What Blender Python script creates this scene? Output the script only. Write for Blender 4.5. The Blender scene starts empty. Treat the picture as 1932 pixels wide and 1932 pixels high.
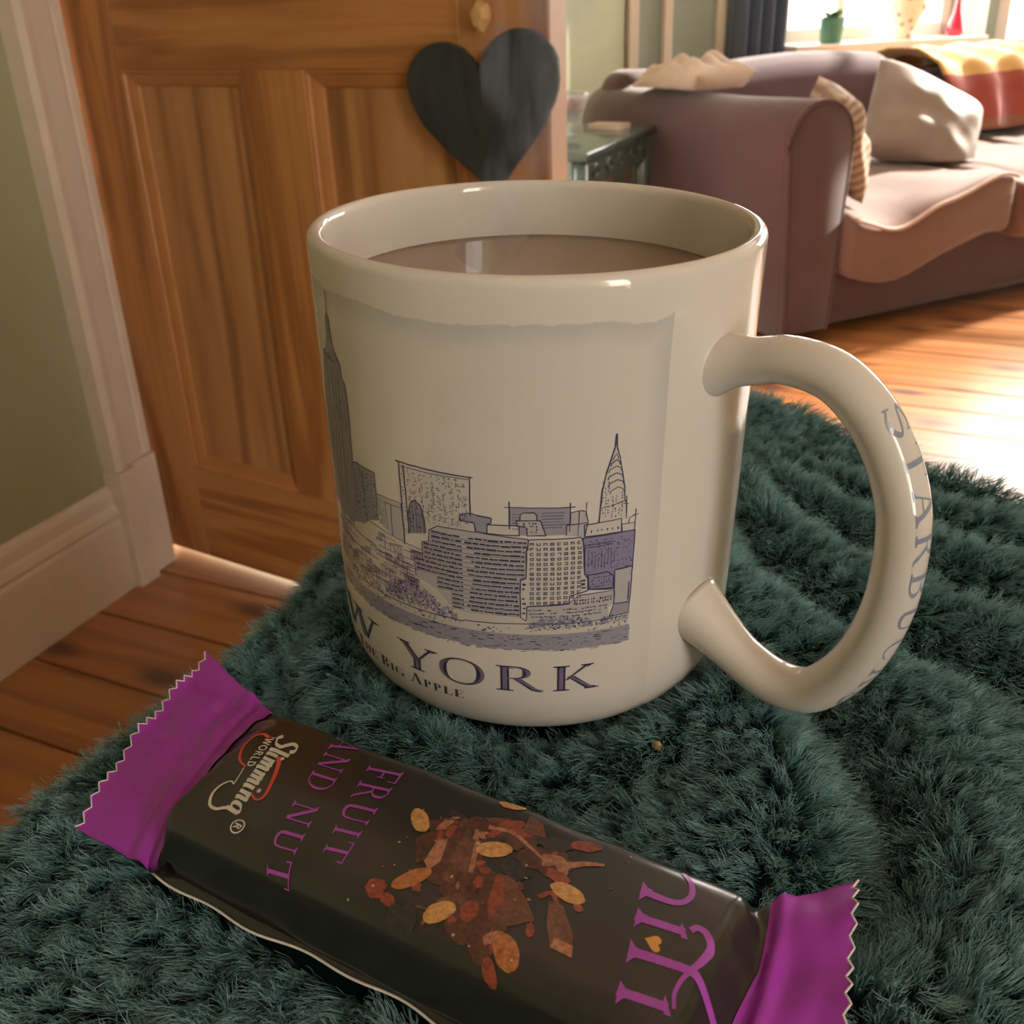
import bpy, bmesh, math, random
import numpy as np
from mathutils import Vector, Matrix, noise

random.seed(7)
RNG = np.random.default_rng(11)
SC = bpy.context.scene
COL = SC.collection
PI = math.pi

# ------------------------------------------------------------------ camera
CAM_H = 0.88
cam_data = bpy.data.cameras.new('camera')
cam = bpy.data.objects.new('camera', cam_data)
COL.objects.link(cam)
cam_data.sensor_width = 36.0
cam_data.lens = 36.0
cam_data.clip_start = 0.01
cam_data.clip_end = 200
cam.matrix_world = Matrix(((0.99933, 0.03657, 0.0, 0.0),
                           (-0.01621, 0.44295, -0.89640, 0.0),
                           (-0.03278, 0.89580, 0.44325, CAM_H),
                           (0, 0, 0, 1)))
cam_data.dof.use_dof = True
cam_data.dof.focus_distance = 0.190
cam_data.dof.aperture_fstop = 48.0
SC.camera = cam

# ------------------------------------------------------------------ light
SC.view_settings.view_transform = 'Standard'
SC.view_settings.look = 'None'
SC.view_settings.gamma = 1.0
SC.view_settings.use_curve_mapping = False
SC.view_settings.exposure = 1.2

SC.cycles.max_bounces = 9
SC.cycles.transparent_max_bounces = 10

world = bpy.data.worlds.new('daylight')
SC.world = world
world.use_nodes = True
bg = world.node_tree.nodes['Background']
bg.inputs['Color'].default_value = (1.0, 0.945, 0.86, 1)
bg.inputs['Strength'].default_value = 6.0

SUN_AZ, SUN_EL = math.radians(57), math.radians(29)
sun_data = bpy.data.lights.new('sun', 'SUN')
sun_data.energy = 7.5
sun_data.color = (1.0, 0.93, 0.82)
sun_data.angle = math.radians(1.2)
sun = bpy.data.objects.new('sun', sun_data)
COL.objects.link(sun)
sd = Vector((math.sin(SUN_AZ) * math.cos(SUN_EL), math.cos(SUN_AZ) * math.cos(SUN_EL), math.sin(SUN_EL)))
sun.rotation_euler = sd.to_track_quat('Z', 'Y').to_euler()
sun.location = (6, 8, 6)
# sky portals in the two window openings (guide the sampling of daylight, emit nothing themselves)
for (px_, py_, pz_, az_, w_, h_) in ((1.585, 4.80, 1.47, 66, 0.93, 1.55), (3.27, 4.56, 1.43, 113, 2.28, 1.63)):
    pd = bpy.data.lights.new('window_portal', 'AREA')
    pd.shape = 'RECTANGLE'; pd.size = w_; pd.size_y = h_
    pd.cycles.is_portal = True
    po_ = bpy.data.objects.new('window_portal', pd)
    COL.objects.link(po_)
    nz_ = Vector((-math.cos(math.radians(az_)), math.sin(math.radians(az_)), 0))     # outward normal of the wall
    ux_ = Vector((math.sin(math.radians(az_)), math.cos(math.radians(az_)), 0))
    Mx = Matrix((ux_, Vector((0, 0, 1)), ux_.cross(Vector((0, 0, 1))))).transposed()
    po_.matrix_world = Matrix.Translation(Vector((px_, py_, pz_)) - ux_.cross(Vector((0, 0, 1))) * 0.12) @ Mx.to_4x4()


# ------------------------------------------------------------------ helpers
def link(name, me, mat=None, parent=None, smooth=False):
    o = bpy.data.objects.new(name, me)
    COL.objects.link(o)
    if mat is not None and len(me.materials) == 0:
        me.materials.append(mat)
    if parent is not None:
        o.parent = parent
    if smooth:
        me.polygons.foreach_set('use_smooth', [True] * len(me.polygons))
    return o

def tag(o, label=None, cat=None, group=None, kind=None):
    if label: o['label'] = label
    if cat: o['category'] = cat
    if group: o['group'] = group
    if kind: o['kind'] = kind
    return o

def empty(name, loc=(0, 0, 0), rotz=0.0):
    o = bpy.data.objects.new(name, None)
    o.empty_display_size = 0.05
    COL.objects.link(o)
    o.location = loc
    o.rotation_euler = (0, 0, rotz)
    return o

def pymesh(name, verts, faces):
    me = bpy.data.meshes.new(name)
    me.from_pydata([tuple(map(float, v)) for v in verts], [], [tuple(map(int, f)) for f in faces])
    me.update()
    return me

def bm_mesh(name, bm, smooth_angle=None):
    me = bpy.data.meshes.new(name)
    bmesh.ops.recalc_face_normals(bm, faces=bm.faces[:])
    bm.to_mesh(me)
    bm.free()
    return me

def add_box(bm, lo, hi, bevel=0.0, seg=2, M=None):
    lo, hi = Vector(lo), Vector(hi)
    c, s = (lo + hi) / 2, hi - lo
    r = bmesh.ops.create_cube(bm, size=1.0)
    vs = r['verts']
    for v in vs:
        v.co = Vector((v.co.x * s.x, v.co.y * s.y, v.co.z * s.z))
    if bevel > 0:
        es = list({e for v in vs for e in v.link_edges})
        rb = bmesh.ops.bevel(bm, geom=es, offset=bevel, segments=seg, profile=0.5, affect='EDGES')
        vs = list({v for f in rb['faces'] for v in f.verts} | {v for v in vs if v.is_valid})
        # collect the whole island
        seen = set(vs); stack = list(vs)
        while stack:
            v = stack.pop()
            for e in v.link_edges:
                w = e.other_vert(v)
                if w not in seen:
                    seen.add(w); stack.append(w)
        vs = list(seen)
    for v in vs:
        v.co = v.co + c
        if M is not None:
            v.co = M @ v.co
    return vs

def box_obj(name, lo, hi, mat, parent=None, bevel=0.0, seg=2, smooth=False, M=None):
    bm = bmesh.new()
    add_box(bm, lo, hi, bevel, seg, M)
    return link(name, bm_mesh(name, bm), mat, parent, smooth)

def boxes_obj(name, lst, mat, parent=None, bevel=0.0):
    bm = bmesh.new()
    for lo, hi in lst:
        add_box(bm, lo, hi, bevel)
    return link(name, bm_mesh(name, bm), mat, parent)

def lathe(name, prof, n, mat, parent=None, cap=True, smooth=True):
    verts, faces = [], []
    k = len(prof)
    for i in range(n):
        t = 2 * PI * i / n
        for r, z in prof:
            verts.append((r * math.cos(t), r * math.sin(t), z))
    for i in range(n):
        j = (i + 1) % n
        for a in range(k - 1):
            faces.append((i * k + a, j * k + a, j * k + a + 1, i * k + a + 1))
    me = pymesh(name, verts, faces)
    bm = bmesh.new(); bm.from_mesh(me)
    bmesh.ops.remove_doubles(bm, verts=bm.verts[:], dist=1e-6)
    bmesh.ops.recalc_face_normals(bm, faces=bm.faces[:])
    bm.to_mesh(me); bm.free()
    return link(name, me, mat, parent, smooth)

def sweep_profile(name, prof, x0, x1, mat, parent=None):
    """extrude a closed (y, z) profile along local x"""
    k = len(prof)
    verts = [(x0, y, z) for y, z in prof] + [(x1, y, z) for y, z in prof]
    faces = [(i, (i + 1) % k, k + (i + 1) % k, k + i) for i in range(k)]
    faces += [tuple(range(k))[::-1], tuple(range(k, 2 * k))]
    me = pymesh(name, verts, faces)
    bm = bmesh.new(); bm.from_mesh(me)
    bmesh.ops.recalc_face_normals(bm, faces=bm.faces[:])
    bm.to_mesh(me); bm.free()
    return link(name, me, mat, parent)

def tube_mesh(name, pts, radius, n=8, closed=False):
    pts = [Vector(p) for p in pts]
    verts, faces = [], []
    m = len(pts)
    up = Vector((0, 0, 1))
    for i, p in enumerate(pts):
        if closed:
            t = (pts[(i + 1) % m] - pts[i - 1]).normalized()
        else:
            t = (pts[min(i + 1, m - 1)] - pts[max(i - 1, 0)]).normalized()
        a = t.cross(up)
        if a.length < 1e-4:
            a = t.cross(Vector((1, 0, 0)))
        a.normalize(); b = a.cross(t)
        r = radius(i / max(m - 1, 1)) if callable(radius) else radius
        for k in range(n):
            ang = 2 * PI * k / n
            verts.append(p + a * (r * math.cos(ang)) + b * (r * math.sin(ang)))
    segs = m if closed else m - 1
    for i in range(segs):
        j = (i + 1) % m
        for k in range(n):
            l = (k + 1) % n
            faces.append((i * n + k, i * n + l, j * n + l, j * n + k))
    if not closed:
        faces.append(tuple(range(n))[::-1]); faces.append(tuple(range((m - 1) * n, m * n)))
    me = pymesh(name, verts, faces)
    bm = bmesh.new(); bm.from_mesh(me)
    bmesh.ops.recalc_face_normals(bm, faces=bm.faces[:])
    bm.to_mesh(me); bm.free()
    return me

# ------------------------------------------------------------------ materials
def new_mat(name):
    m = bpy.data.materials.new(name)
    m.use_nodes = True
    nt = m.node_tree
    b = nt.nodes['Principled BSDF']
    return m, nt, b

def N(nt, kind, **kw):
    n = nt.nodes.new(kind)
    for k, v in kw.items():
        if k in n.inputs:
            n.inputs[k].default_value = v
        else:
            setattr(n, k, v)
    return n

def ramp(nt, fac, stops):
    r = nt.nodes.new('ShaderNodeValToRGB')
    el = r.color_ramp.elements
    while len(el) < len(stops):
        el.new(0.5)
    for e, (p, c) in zip(el, stops):
        e.position = p
        e.color = tuple(c) + (1,) if len(c) == 3 else c
    nt.links.new(fac, r.inputs['Fac'])
    return r.outputs['Color']

def coords(nt, scale=(1, 1, 1), kind='Object', loc=(0, 0, 0)):
    tc = nt.nodes.new('ShaderNodeTexCoord')
    mp = nt.nodes.new('ShaderNodeMapping')
    mp.inputs['Scale'].default_value = scale
    mp.inputs['Location'].default_value = loc
    nt.links.new(tc.outputs[kind], mp.inputs['Vector'])
    return mp.outputs['Vector']

def add_bump(nt, b, height, strength=0.3, dist=0.01):
    bu = nt.nodes.new('ShaderNodeBump')
    bu.inputs['Strength'].default_value = strength
    bu.inputs['Distance'].default_value = dist
    nt.links.new(height, bu.inputs['Height'])
    nt.links.new(bu.outputs['Normal'], b.inputs['Normal'])

def plain(name, col, rough=0.5, spec=0.5, metallic=0.0, var=0.0, vscale=6.0, bump=0.0, sheen=0.0, coat=0.0):
    m, nt, b = new_mat(name)
    b.inputs['Roughness'].default_value = rough
    b.inputs['Specular IOR Level'].default_value = spec
    b.inputs['Metallic'].default_value = metallic
    b.inputs['Sheen Weight'].default_value = sheen
    b.inputs['Coat Weight'].default_value = coat
    if var > 0 or bump > 0:
        v = coords(nt, (vscale,) * 3)
        n = N(nt, 'ShaderNodeTexNoise', Scale=1.0, Detail=6.0, Roughness=0.6)
        nt.links.new(v, n.inputs['Vector'])
        lo = tuple(c * (1 - var) for c in col); hi = tuple(min(1, c * (1 + var)) for c in col)
        nt.links.new(ramp(nt, n.outputs['Fac'], [(0.3, lo), (0.7, hi)]), b.inputs['Base Color'])
        if bump > 0:
            add_bump(nt, b, n.outputs['Fac'], bump, 0.005)
    else:
        b.inputs['Base Color'].default_value = tuple(col) + (1,)
    return m

def wood(name, axis, dark, mid, light, scale=1.0, rough=0.45, cathedral=0.0, knots=False, coat=0.0):
    """grain runs along `axis` (0, 1, 2) of object space"""
    m, nt, b = new_mat(name)
    s = [26 * scale] * 3
    s[axis] = 1.5 * scale
    v = coords(nt, tuple(s))
    oi = nt.nodes.new('ShaderNodeObjectInfo')
    ad = N(nt, 'ShaderNodeVectorMath', operation='MULTIPLY_ADD')
    cmb = nt.nodes.new('ShaderNodeCombineXYZ')
    for k in range(3):
        nt.links.new(oi.outputs['Random'], cmb.inputs[k])
    nt.links.new(cmb.outputs[0], ad.inputs[0])
    ad.inputs[1].default_value = (37, 53, 71)
    nt.links.new(v, ad.inputs[2])
    v = ad.outputs[0]
    n1 = N(nt, 'ShaderNodeTexNoise', Scale=0.55, Detail=3.0, Roughness=0.5, Distortion=0.6)
    nt.links.new(v, n1.inputs['Vector'])
    n2 = N(nt, 'ShaderNodeTexNoise', Scale=4.5, Detail=6.0, Roughness=0.7)
    nt.links.new(v, n2.inputs['Vector'])
    # growth rings: bands in a slowly distorted field
    ma = N(nt, 'ShaderNodeMath', operation='MULTIPLY'); ma.inputs[1].default_value = 9.0
    nt.links.new(n1.outputs['Fac'], ma.inputs[0])
    sn = N(nt, 'ShaderNodeMath', operation='SINE')
    m3 = N(nt, 'ShaderNodeMath', operation='MULTIPLY'); m3.inputs[1].default_value = 6.283 * 0.45
    nt.links.new(ma.outputs[0], m3.inputs[0]); nt.links.new(m3.outputs[0], sn.inputs[0])
    mr = N(nt, 'ShaderNodeMapRange'); mr.inputs['From Min'].default_value = -1
    nt.links.new(sn.outputs[0], mr.inputs['Value'])
    mx = N(nt, 'ShaderNodeMix'); mx.data_type = 'FLOAT'; mx.inputs['Factor'].default_value = 0.5
    nt.links.new(mr.outputs[0], mx.inputs[2]); nt.links.new(n2.outputs['Fac'], mx.inputs[3])
    colr = ramp(nt, mx.outputs[0], [(0.2, dark), (0.5, mid), (0.8, light)])
    if knots:
        ks = [7.0 * scale] * 3; ks[axis] = 3.2 * scale
        kv = coords(nt, tuple(ks))
        ad2 = N(nt, 'ShaderNodeVectorMath', operation='MULTIPLY_ADD')
        nt.links.new(cmb.outputs[0], ad2.inputs[0]); ad2.inputs[1].default_value = (11, 7, 0); nt.links.new(kv, ad2.inputs[2])
        vo = N(nt, 'ShaderNodeTexVoronoi', Scale=1.0); vo.voronoi_dimensions = '2D'
        nt.links.new(ad2.outputs[0], vo.inputs['Vector'])
        kf = ramp(nt, vo.outputs['Distance'], [(0.05, (1, 1, 1)), (0.17, (0, 0, 0))])
        mk = N(nt, 'ShaderNodeMix'); mk.data_type = 'RGBA'
        nt.links.new(kf, mk.inputs['Factor']); nt.links.new(colr, mk.inputs[6])
        mk.inputs[7].default_value = (dark[0] * 0.35, dark[1] * 0.3, dark[2] * 0.3, 1)
        colr = mk.outputs[2]
    nt.links.new(colr, b.inputs['Base Color'])
    b.inputs['Roughness'].default_value = rough
    b.inputs['Coat Weight'].default_value = coat
    b.inputs['Coat Roughness'].default_value = 0.30
    add_bump(nt, b, n2.outputs['Fac'], 0.12, 0.003)
    return m

MAT = {}
MAT['wall'] = plain('sage_paint', (0.40, 0.40, 0.255), 0.7, 0.3, var=0.04, vscale=3)
MAT['wall_far'] = plain('grey_green_paint', (0.36, 0.41, 0.36), 0.7, 0.3, var=0.04, vscale=3)
MAT['ceiling'] = plain('ceiling_white', (0.78, 0.76, 0.72), 0.8, 0.2)
MAT['trim'] = plain('cream_gloss_paint', (0.78, 0.655, 0.555), 0.32, 0.5, var=0.05, vscale=9)
OAK = ((0.32, 0.122, 0.034), (0.46, 0.195, 0.060), (0.55, 0.255, 0.088))
MAT['oak_v'] = wood('oak_vertical', 2, *OAK)
MAT['oak_h'] = wood('oak_horizontal', 0, *OAK)
OAKP = ((0.28, 0.118, 0.038), (0.45, 0.21, 0.076), (0.54, 0.27, 0.11))
MAT['oak_panel'] = wood('oak_panel', 2, *OAKP, scale=0.55)
MAT['oak_mould'] = plain('oak_moulding', (0.45, 0.19, 0.06), 0.42, var=0.10, vscale=14)
MAT['oak_edge_gap_light'] = plain('pale_oak_edge_gap_light', (0.62, 0.36, 0.24), 0.4, var=0.06, vscale=12)
PINE = ((0.30, 0.100, 0.026), (0.42, 0.160, 0.042), (0.50, 0.205, 0.060))
MAT['pine'] = wood('pine_board', 0, *PINE, scale=0.8, rough=0.36, knots=True, coat=0.9)
MAT['subfloor'] = plain('subfloor_dark', (0.03, 0.015, 0.008), 0.9)
MAT['metal_dark'] = plain('aged_steel', (0.16, 0.14, 0.13), 0.4, metallic=0.8)
MAT['white_frame'] = plain('window_white', (0.82, 0.78, 0.74), 0.35)
MAT['sofa'] = plain('brown_suede_shaded', (0.098, 0.052, 0.058), 0.85, 0.15, var=0.10, vscale=7, sheen=0.35)  # same suede as the seat, shade put into a darker, purplish colour
MAT['sofa_seat'] = plain('brown_suede_seat', (0.185, 0.098, 0.078), 0.85, 0.15, var=0.08, vscale=7, sheen=0.35)
MAT['piping'] = plain('pale_piping', (0.55, 0.38, 0.32), 0.7)

def glass_pane(name):
    m, nt, b = new_mat(name)
    out = nt.nodes['Material Output']
    tr = nt.nodes.new('ShaderNodeBsdfTransparent')
    gl = nt.nodes.new('ShaderNodeBsdfGlossy'); gl.inputs['Roughness'].default_value = 0.03
    mx = nt.nodes.new('ShaderNodeMixShader')
    mx.inputs[0].default_value = 0.06; nt.links.new(tr.outputs[0], mx.inputs[1]); nt.links.new(gl.outputs[0], mx.inputs[2])
    nt.links.new(mx.outputs[0], out.inputs['Surface'])
    nt.nodes.remove(b)
    return m
MAT['glass'] = glass_pane('clear_glass')
# ================================================================== ROOM SHELL
# ---- floor: long pine boards laid square to the left wall, dark gaps between
FLOOR_ROT = math.atan2(math.cos(math.radians(116)), math.sin(math.radians(116)))   # local x runs along azimuth 116
floor = empty('floor', (0, 0, 0), FLOOR_ROT)
tag(floor, 'varnished orange pine floorboards with dark knots and gaps', kind='structure')
box_obj('subfloor', (-4.2, -2.6, -0.05), (6.2, 6.6, -0.021), MAT['subfloor'], floor)
BW = 0.1445
plank_meshes = {}
row = 0
yy = -2.45
while yy < 6.5:
    cuts = [-4.2, 6.2]
    c0 = -4.2 + (row * 1.37) % 2.9
    cuts = [-4.2] + [c for c in (c0 + 0.9, c0 + 3.4, c0 + 5.9, c0 + 8.4) if -3.6 < c < 5.8] + [6.2]
    for x0, x1 in zip(cuts[:-1], cuts[1:]):
        key = round(x1 - x0, 3)
        if key not in plank_meshes:
            bm = bmesh.new()
            add_box(bm, (-key / 2 + 0.0008, 0.0, -0.02), (key / 2 - 0.0008, BW - 0.0042, 0.0), 0.0012, 1)
            plank_meshes[key] = bm_mesh('plank', bm)
        o = link('plank', plank_meshes[key], MAT['pine'], floor)
        o.location = ((x0 + x1) / 2, yy - 0.0013, random.uniform(-0.0012, 0.0))
    yy += BW
    row += 1

# ---- left wall with doorway (local x runs along the wall, room on -y)
WALL_ROT = math.radians(66.6)
WA = (-0.784, 1.295, 0)
wall_left = empty('wall_left', WA, WALL_ROT)
tag(wall_left, 'matt sage green painted plaster wall with a doorway', kind='structure')
CH = 2.6
box_obj('wall_section', (-2.6, 0, 0), (0.39, 0.14, CH), MAT['wall'], wall_left)
box_obj('wall_section', (1.27, 0, 0), (3.22, 0.14, CH), MAT['wall'], wall_left)
box_obj('wall_section', (0.39, 0, 2.02), (1.27, 0.14, CH), MAT['wall'], wall_left)
# hallway beyond the doorway
hall = empty('wall_hall', WA, WALL_ROT)
tag(hall, 'cream hallway wall beyond the open doorway', kind='structure')
box_obj('wall_section', (-0.6, 1.15, 0), (2.6, 1.25, CH), plain('hall_cream', (0.70, 0.55, 0.34), 0.8), hall)

# ---- skirting board with stepped moulding
def skirting(name, x0, x1, parent_loc, rot):
    root = empty(name, parent_loc, rot)
    tag(root, 'cream painted moulded skirting board along the green wall', kind='structure')
    prof = [(0, 0), (-0.020, 0), (-0.020, 0.128), (-0.017, 0.134), (-0.019, 0.140), (-0.016, 0.152), (-0.0125, 0.158),
            (-0.0125, 0.176), (-0.009, 0.184), (-0.004, 0.188), (0, 0.188)]
    sweep_profile('skirting_board', prof, x0, x1, MAT['trim'], root)
    return root
skirting('baseboard_left', -2.6, 0.282, WA, WALL_ROT)
skirting('baseboard_far', 1.38, 3.22, WA, WALL_ROT)

# ---- architrave of the doorway with plinth blocks
def architrave(name, x0, flip, loc, rot):
    root = empty(name, loc, rot)
    tag(root, 'cream painted moulded door architrave standing on a plinth block', kind='structure')
    w = 0.104 if flip else 0.1005
    prof = [(0, 0), (0, -0.030), (0.012, -0.034), (0.024, -0.032), (0.030, -0.024), (0.036, -0.022), (0.074, -0.019),
            (0.080, -0.016), (0.086, -0.018), (0.098, -0.018), (w, -0.014), (w, 0)]
    verts, faces = [], []
    k = len(prof)
    for z in (0.215, 2.10):
        for px, py in prof:
            verts.append((x0 + (w - px if flip else px), py, z))
    faces = [(i, (i + 1) % k, k + (i + 1) % k, k + i) for i in range(k)] + [tuple(range(k)), tuple(range(k, 2 * k))]
    me = pymesh('casing', verts, faces)
    bm = bmesh.new(); bm.from_mesh(me); bmesh.ops.recalc_face_normals(bm, faces=bm.faces[:]); bm.to_mesh(me); bm.free()
    link('casing', me, MAT['trim'], root)
    px0, px1 = (x0 - 0.003, x0 + w) if not flip else (x0, x0 + w + 0.003)
    bm = bmesh.new()
    add_box(bm, (px0, -0.038, 0), (px0 + 0.045 if not flip else px1, 0, 0.213), 0.003)
    if not flip:
        add_box(bm, (px0 + 0.040, -0.024, 0), (px1, 0, 0.213), 0.002)
    link('plinth_block', bm_mesh('plinth_block', bm), MAT['trim'], root)
    return root
architrave('trim_1', 0.281, False, WA, WALL_ROT)
architrave('trim_2', 1.275, True, WA, WALL_ROT)
lin = empty('trim_3', WA, WALL_ROT); tag(lin, 'cream painted lining of the doorway', kind='structure')
box_obj('jamb', (0.390, 0.0, 0), (0.396, 0.14, 2.02), MAT['trim'], lin)
box_obj('jamb', (1.262, 0.0, 0), (1.27, 0.14, 2.02), MAT['trim'], lin)
box_obj('head', (0.281, -0.03, 2.10), (1.379, 0, 2.20), MAT['trim'], lin)

# ---- the open panelled door (local x from hinge to free edge, face towards -y)
door = empty('door_1', (-0.645, 1.677, 0), math.radians(-32.0))
tag(door, 'open oak panelled door with recessed panels', kind='structure')
TH = 0.038
Z0, Z1 = 0.017, 1.985
def dpart(name, x0, x1, z0, z1, mat, y0=0.0, y1=TH, bev=0.0012):
    return box_obj(name, (x0, y0, z0), (x1, y1, z1), mat, door, bev, 1)
dpart('stile', 0.006, 0.122, Z0, Z1, MAT['oak_v'])
dpart('stile', 0.712, 0.829, Z0, Z1, MAT['oak_v'])
dpart('free_edge', 0.829, 0.832, Z0, Z1, MAT['oak_edge_gap_light'], 0.0005, TH - 0.0005, 0)
dpart('muntin', 0.362, 0.470, 0.190, 0.815, MAT['oak_v'])
dpart('muntin', 0.362, 0.470, 1.03, 1.86, MAT['oak_v'])
dpart('bottom_rail', 0.122, 0.712, Z0, 0.190, MAT['oak_h'])
dpart('lock_rail', 0.122, 0.712, 0.815, 1.03, MAT['oak_h'])
dpart('top_rail', 0.122, 0.712, 1.86, Z1, MAT['oak_h'])
for (x0, x1) in ((0.122, 0.362), (0.470, 0.712)):
    for (z0, z1) in ((0.190, 0.815), (1.03, 1.86)):
        dpart('panel', x0 - 0.002, x1 + 0.002, z0 - 0.002, z1 + 0.002, MAT['oak_panel'], 0.014, 0.026, 0)
        # ovolo moulding mitred round the panel
        prof = [(0.0, 0.0005), (0.0, 0.0145), (0.022, 0.0142), (0.020, 0.010), (0.013, 0.0065), (0.006, 0.0045), (0.004, 0.0012)]
        rings = [(x0, z0, 1, 1), (x1, z0, -1, 1), (x1, z1, -1, -1), (x0, z1, 1, -1)]
        verts, faces = [], []
        k = len(prof)
        for (cx, cz, sx, sz) in rings:
            for d, y in prof:
                verts.append((cx + sx * d, y, cz + sz * d))
        for i in range(4):
            j = (i + 1) % 4
            for a in range(k):
                b_ = (a + 1) % k
                faces.append((i * k + a, j * k + a, j * k + b_, i * k + b_))
        me = pymesh('panel_moulding', verts, faces)
        bm = bmesh.new(); bm.from_mesh(me); bmesh.ops.recalc_face_normals(bm, faces=bm.faces[:]); bm.to_mesh(me); bm.free()
        link('panel_moulding', me, MAT['oak_mould'], door)
gap_shade_mat = plain('gap_shade', (0.012, 0.009, 0.008), 0.8)  # hinge gap's shade and light painted as dark and pale strips
for z0_, z1_, m_ in ((0.345, 0.505, gap_shade_mat), (0.600, 0.665, gap_shade_mat), (0.020, 0.240, MAT['oak_edge_gap_light']), (0.505, 0.560, MAT['oak_edge_gap_light'])):
    box_obj('gap_tone_strip', (-0.0035, -0.0030, z0_), (0.0062, 0.006, z1_), m_, door)
for zc in (0.295, 1.72):
    h = lathe('hinge', [(0.0, -0.052), (0.005, -0.052), (0.0062, -0.046), (0.0062, -0.016), (0.0055, -0.015), (0.0062, -0.014), (0.0062, 0.014),
                    (0.0055, 0.015), (0.0062, 0.016), (0.0062, 0.046), (0.005, 0.052), (0.0, 0.052)], 14, MAT['metal_dark'], door)
    h.location = (-0.003, 0.003, zc)
    box_obj('hinge_leaf', (0.001, 0.006, -0.045), (0.006, 0.034, 0.045), MAT['metal_dark'], h).location = (0.003, -0.003, 0)
st = lathe('screw_cap', [(0, -0.004), (0.005, -0.003), (0.007, 0.0), (0.005, 0.004), (0, 0.005)], 12, MAT['trim'], door)
st.location = (-0.006, 0.003, 0.585)

# ---- faceted wooden peg and slate heart hanging on the door
peg_mat = plain('peg_wood', (0.62, 0.36, 0.12), 0.45, var=0.12, vscale=60)
pg = empty('door_peg', door.matrix_basis @ Vector((0.752, -0.001, 0.871)), math.radians(-32))
tag(pg, 'small faceted pale wooden peg on the door above the heart', 'peg')
bm = bmesh.new()
ring = [(-0.0125, 0.003), (-0.005, -0.016), (0.004, -0.018), (0.0125, -0.004), (0.011, 0.012), (-0.002, 0.016)]
vs0 = [bm.verts.new((x * 0.6, -0.002, z * 0.6)) for x, z in ring]
vs1 = [bm.verts.new((x, -0.014, z)) for x, z in ring]
vs2 = [bm.verts.new((x * 0.6, -0.024, z * 0.62)) for x, z in ring]
for A, B in ((vs0, vs1), (vs1, vs2)):
    for i in range(6):
        bm.faces.new((A[i], A[(i + 1) % 6], B[(i + 1) % 6], B[i]))
bm.faces.new(vs0); bm.faces.new(vs2)
link('head', bm_mesh('head', bm), peg_mat, pg)
lathe('shank', [(0, 0), (0.006, 0), (0.006, 0.005), (0, 0.005)], 10, MAT['metal_dark'], pg).rotation_euler = (PI / 2, 0, 0)

slate, nt, b = new_mat('slate')
v = coords(nt, (70, 70, 9))
n = N(nt, 'ShaderNodeTexNoise', Scale=1.0, Detail=6.0, Roughness=0.7); nt.links.new(v, n.inputs['Vector'])
nt.links.new(ramp(nt, n.outputs['Fac'], [(0.3, (0.017, 0.021, 0.023)), (0.6, (0.036, 0.044, 0.047)), (0.85, (0.07, 0.082, 0.086))]), b.inputs['Base Color'])
b.inputs['Roughness'].default_value = 0.62
add_bump(nt, b, n.outputs['Fac'], 0.4, 0.003)
def heart_outline(k=72):
    L = []
    for i in range(k):
        t = 2 * PI * i / k
        x = 16 * math.sin(t) ** 3
        y = 13 * math.cos(t) - 5 * math.cos(2 * t) - 2 * math.cos(3 * t) - 0.6 * math.cos(4 * t)
        L.append((x / 16 * 0.104, y / 16 * 0.104))
    return L
bm = bmesh.new()
out = heart_outline()
layers = []
for (y, s, jag) in ((-0.0085, 0.965, 0.0010), (-0.0065, 1.0, 0.0012), (-0.0015, 1.0, 0.0014), (0.0, 0.975, 0.0006)):
    lay = []
    for i, (x, z) in enumerate(out):
        jx = jag * noise.noise(Vector((i * 0.9, y * 900, 3.1)))
        jz = jag * noise.noise(Vector((i * 0.9, y * 900, 9.7)))
        lay.append(bm.verts.new((x * s + jx, y, z * s + jz)))
    layers.append(lay)
for A, B in zip(layers[:-1], layers[1:]):
    for i in range(len(A)):
        bm.faces.new((A[i], A[(i + 1) % len(A)], B[(i + 1) % len(B)], B[i]))
bm.faces.new(layers[0]); bm.faces.new(layers[-1])
heart = link('slate_heart', bm_mesh('slate_heart', bm), slate)
heart.location = door.matrix_basis @ Vector((0.7465, -0.0015, 0.776))
heart.rotation_euler = (0, math.radians(-6.5), math.radians(-32))
tag(heart, 'dark grey slate heart with chipped edges hanging on the oak door', 'heart ornament')

# ---- bay: left splayed face with window, main face, right wall, ceiling
def face_frame(p, az):
    return empty_frame(p, math.atan2(math.cos(az), math.sin(az)))
C1 = Vector((0.494, 4.25, 0)); BAZ = math.radians(66)
BROT = math.atan2(math.cos(BAZ), math.sin(BAZ))
C2 = C1 + Vector((math.sin(BAZ), math.cos(BAZ), 0)) * 1.80
FAZ = math.radians(113)
FROT = math.atan2(math.cos(FAZ), math.sin(FAZ))
WS, WH = 0.70, 2.25
bay = empty('wall_bay', C1, BROT); tag(bay, 'grey green plaster wall of the splayed bay', kind='structure')
for lo, hi in (((0, 0, 0), (0.73, 0.14, CH)), ((0.73, 0, 0), (1.66, 0.14, WS - 0.03)), ((0.73, 0, WH), (1.66, 0.14, CH)), ((1.66, 0, 0), (1.80, 0.14, CH))):
    box_obj('wall_section', lo, hi, MAT['wall_far'], bay)
front = empty('wall_front', C2, FROT); tag(front, 'plaster wall around the main bay window', kind='structure')
FW0, FW1, FL = 0.07, 2.35, 2.6
for lo, hi in (((0, 0, 0), (FW0, 0.14, CH)), ((FW0, 0, 0), (FW1, 0.14, 0.62)), ((FW0, 0, WH), (FW1, 0.14, CH)), ((FW1, 0, 0), (FL, 0.14, CH))):
    box_obj('wall_section', lo, hi, MAT['wall_far'], front)
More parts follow.
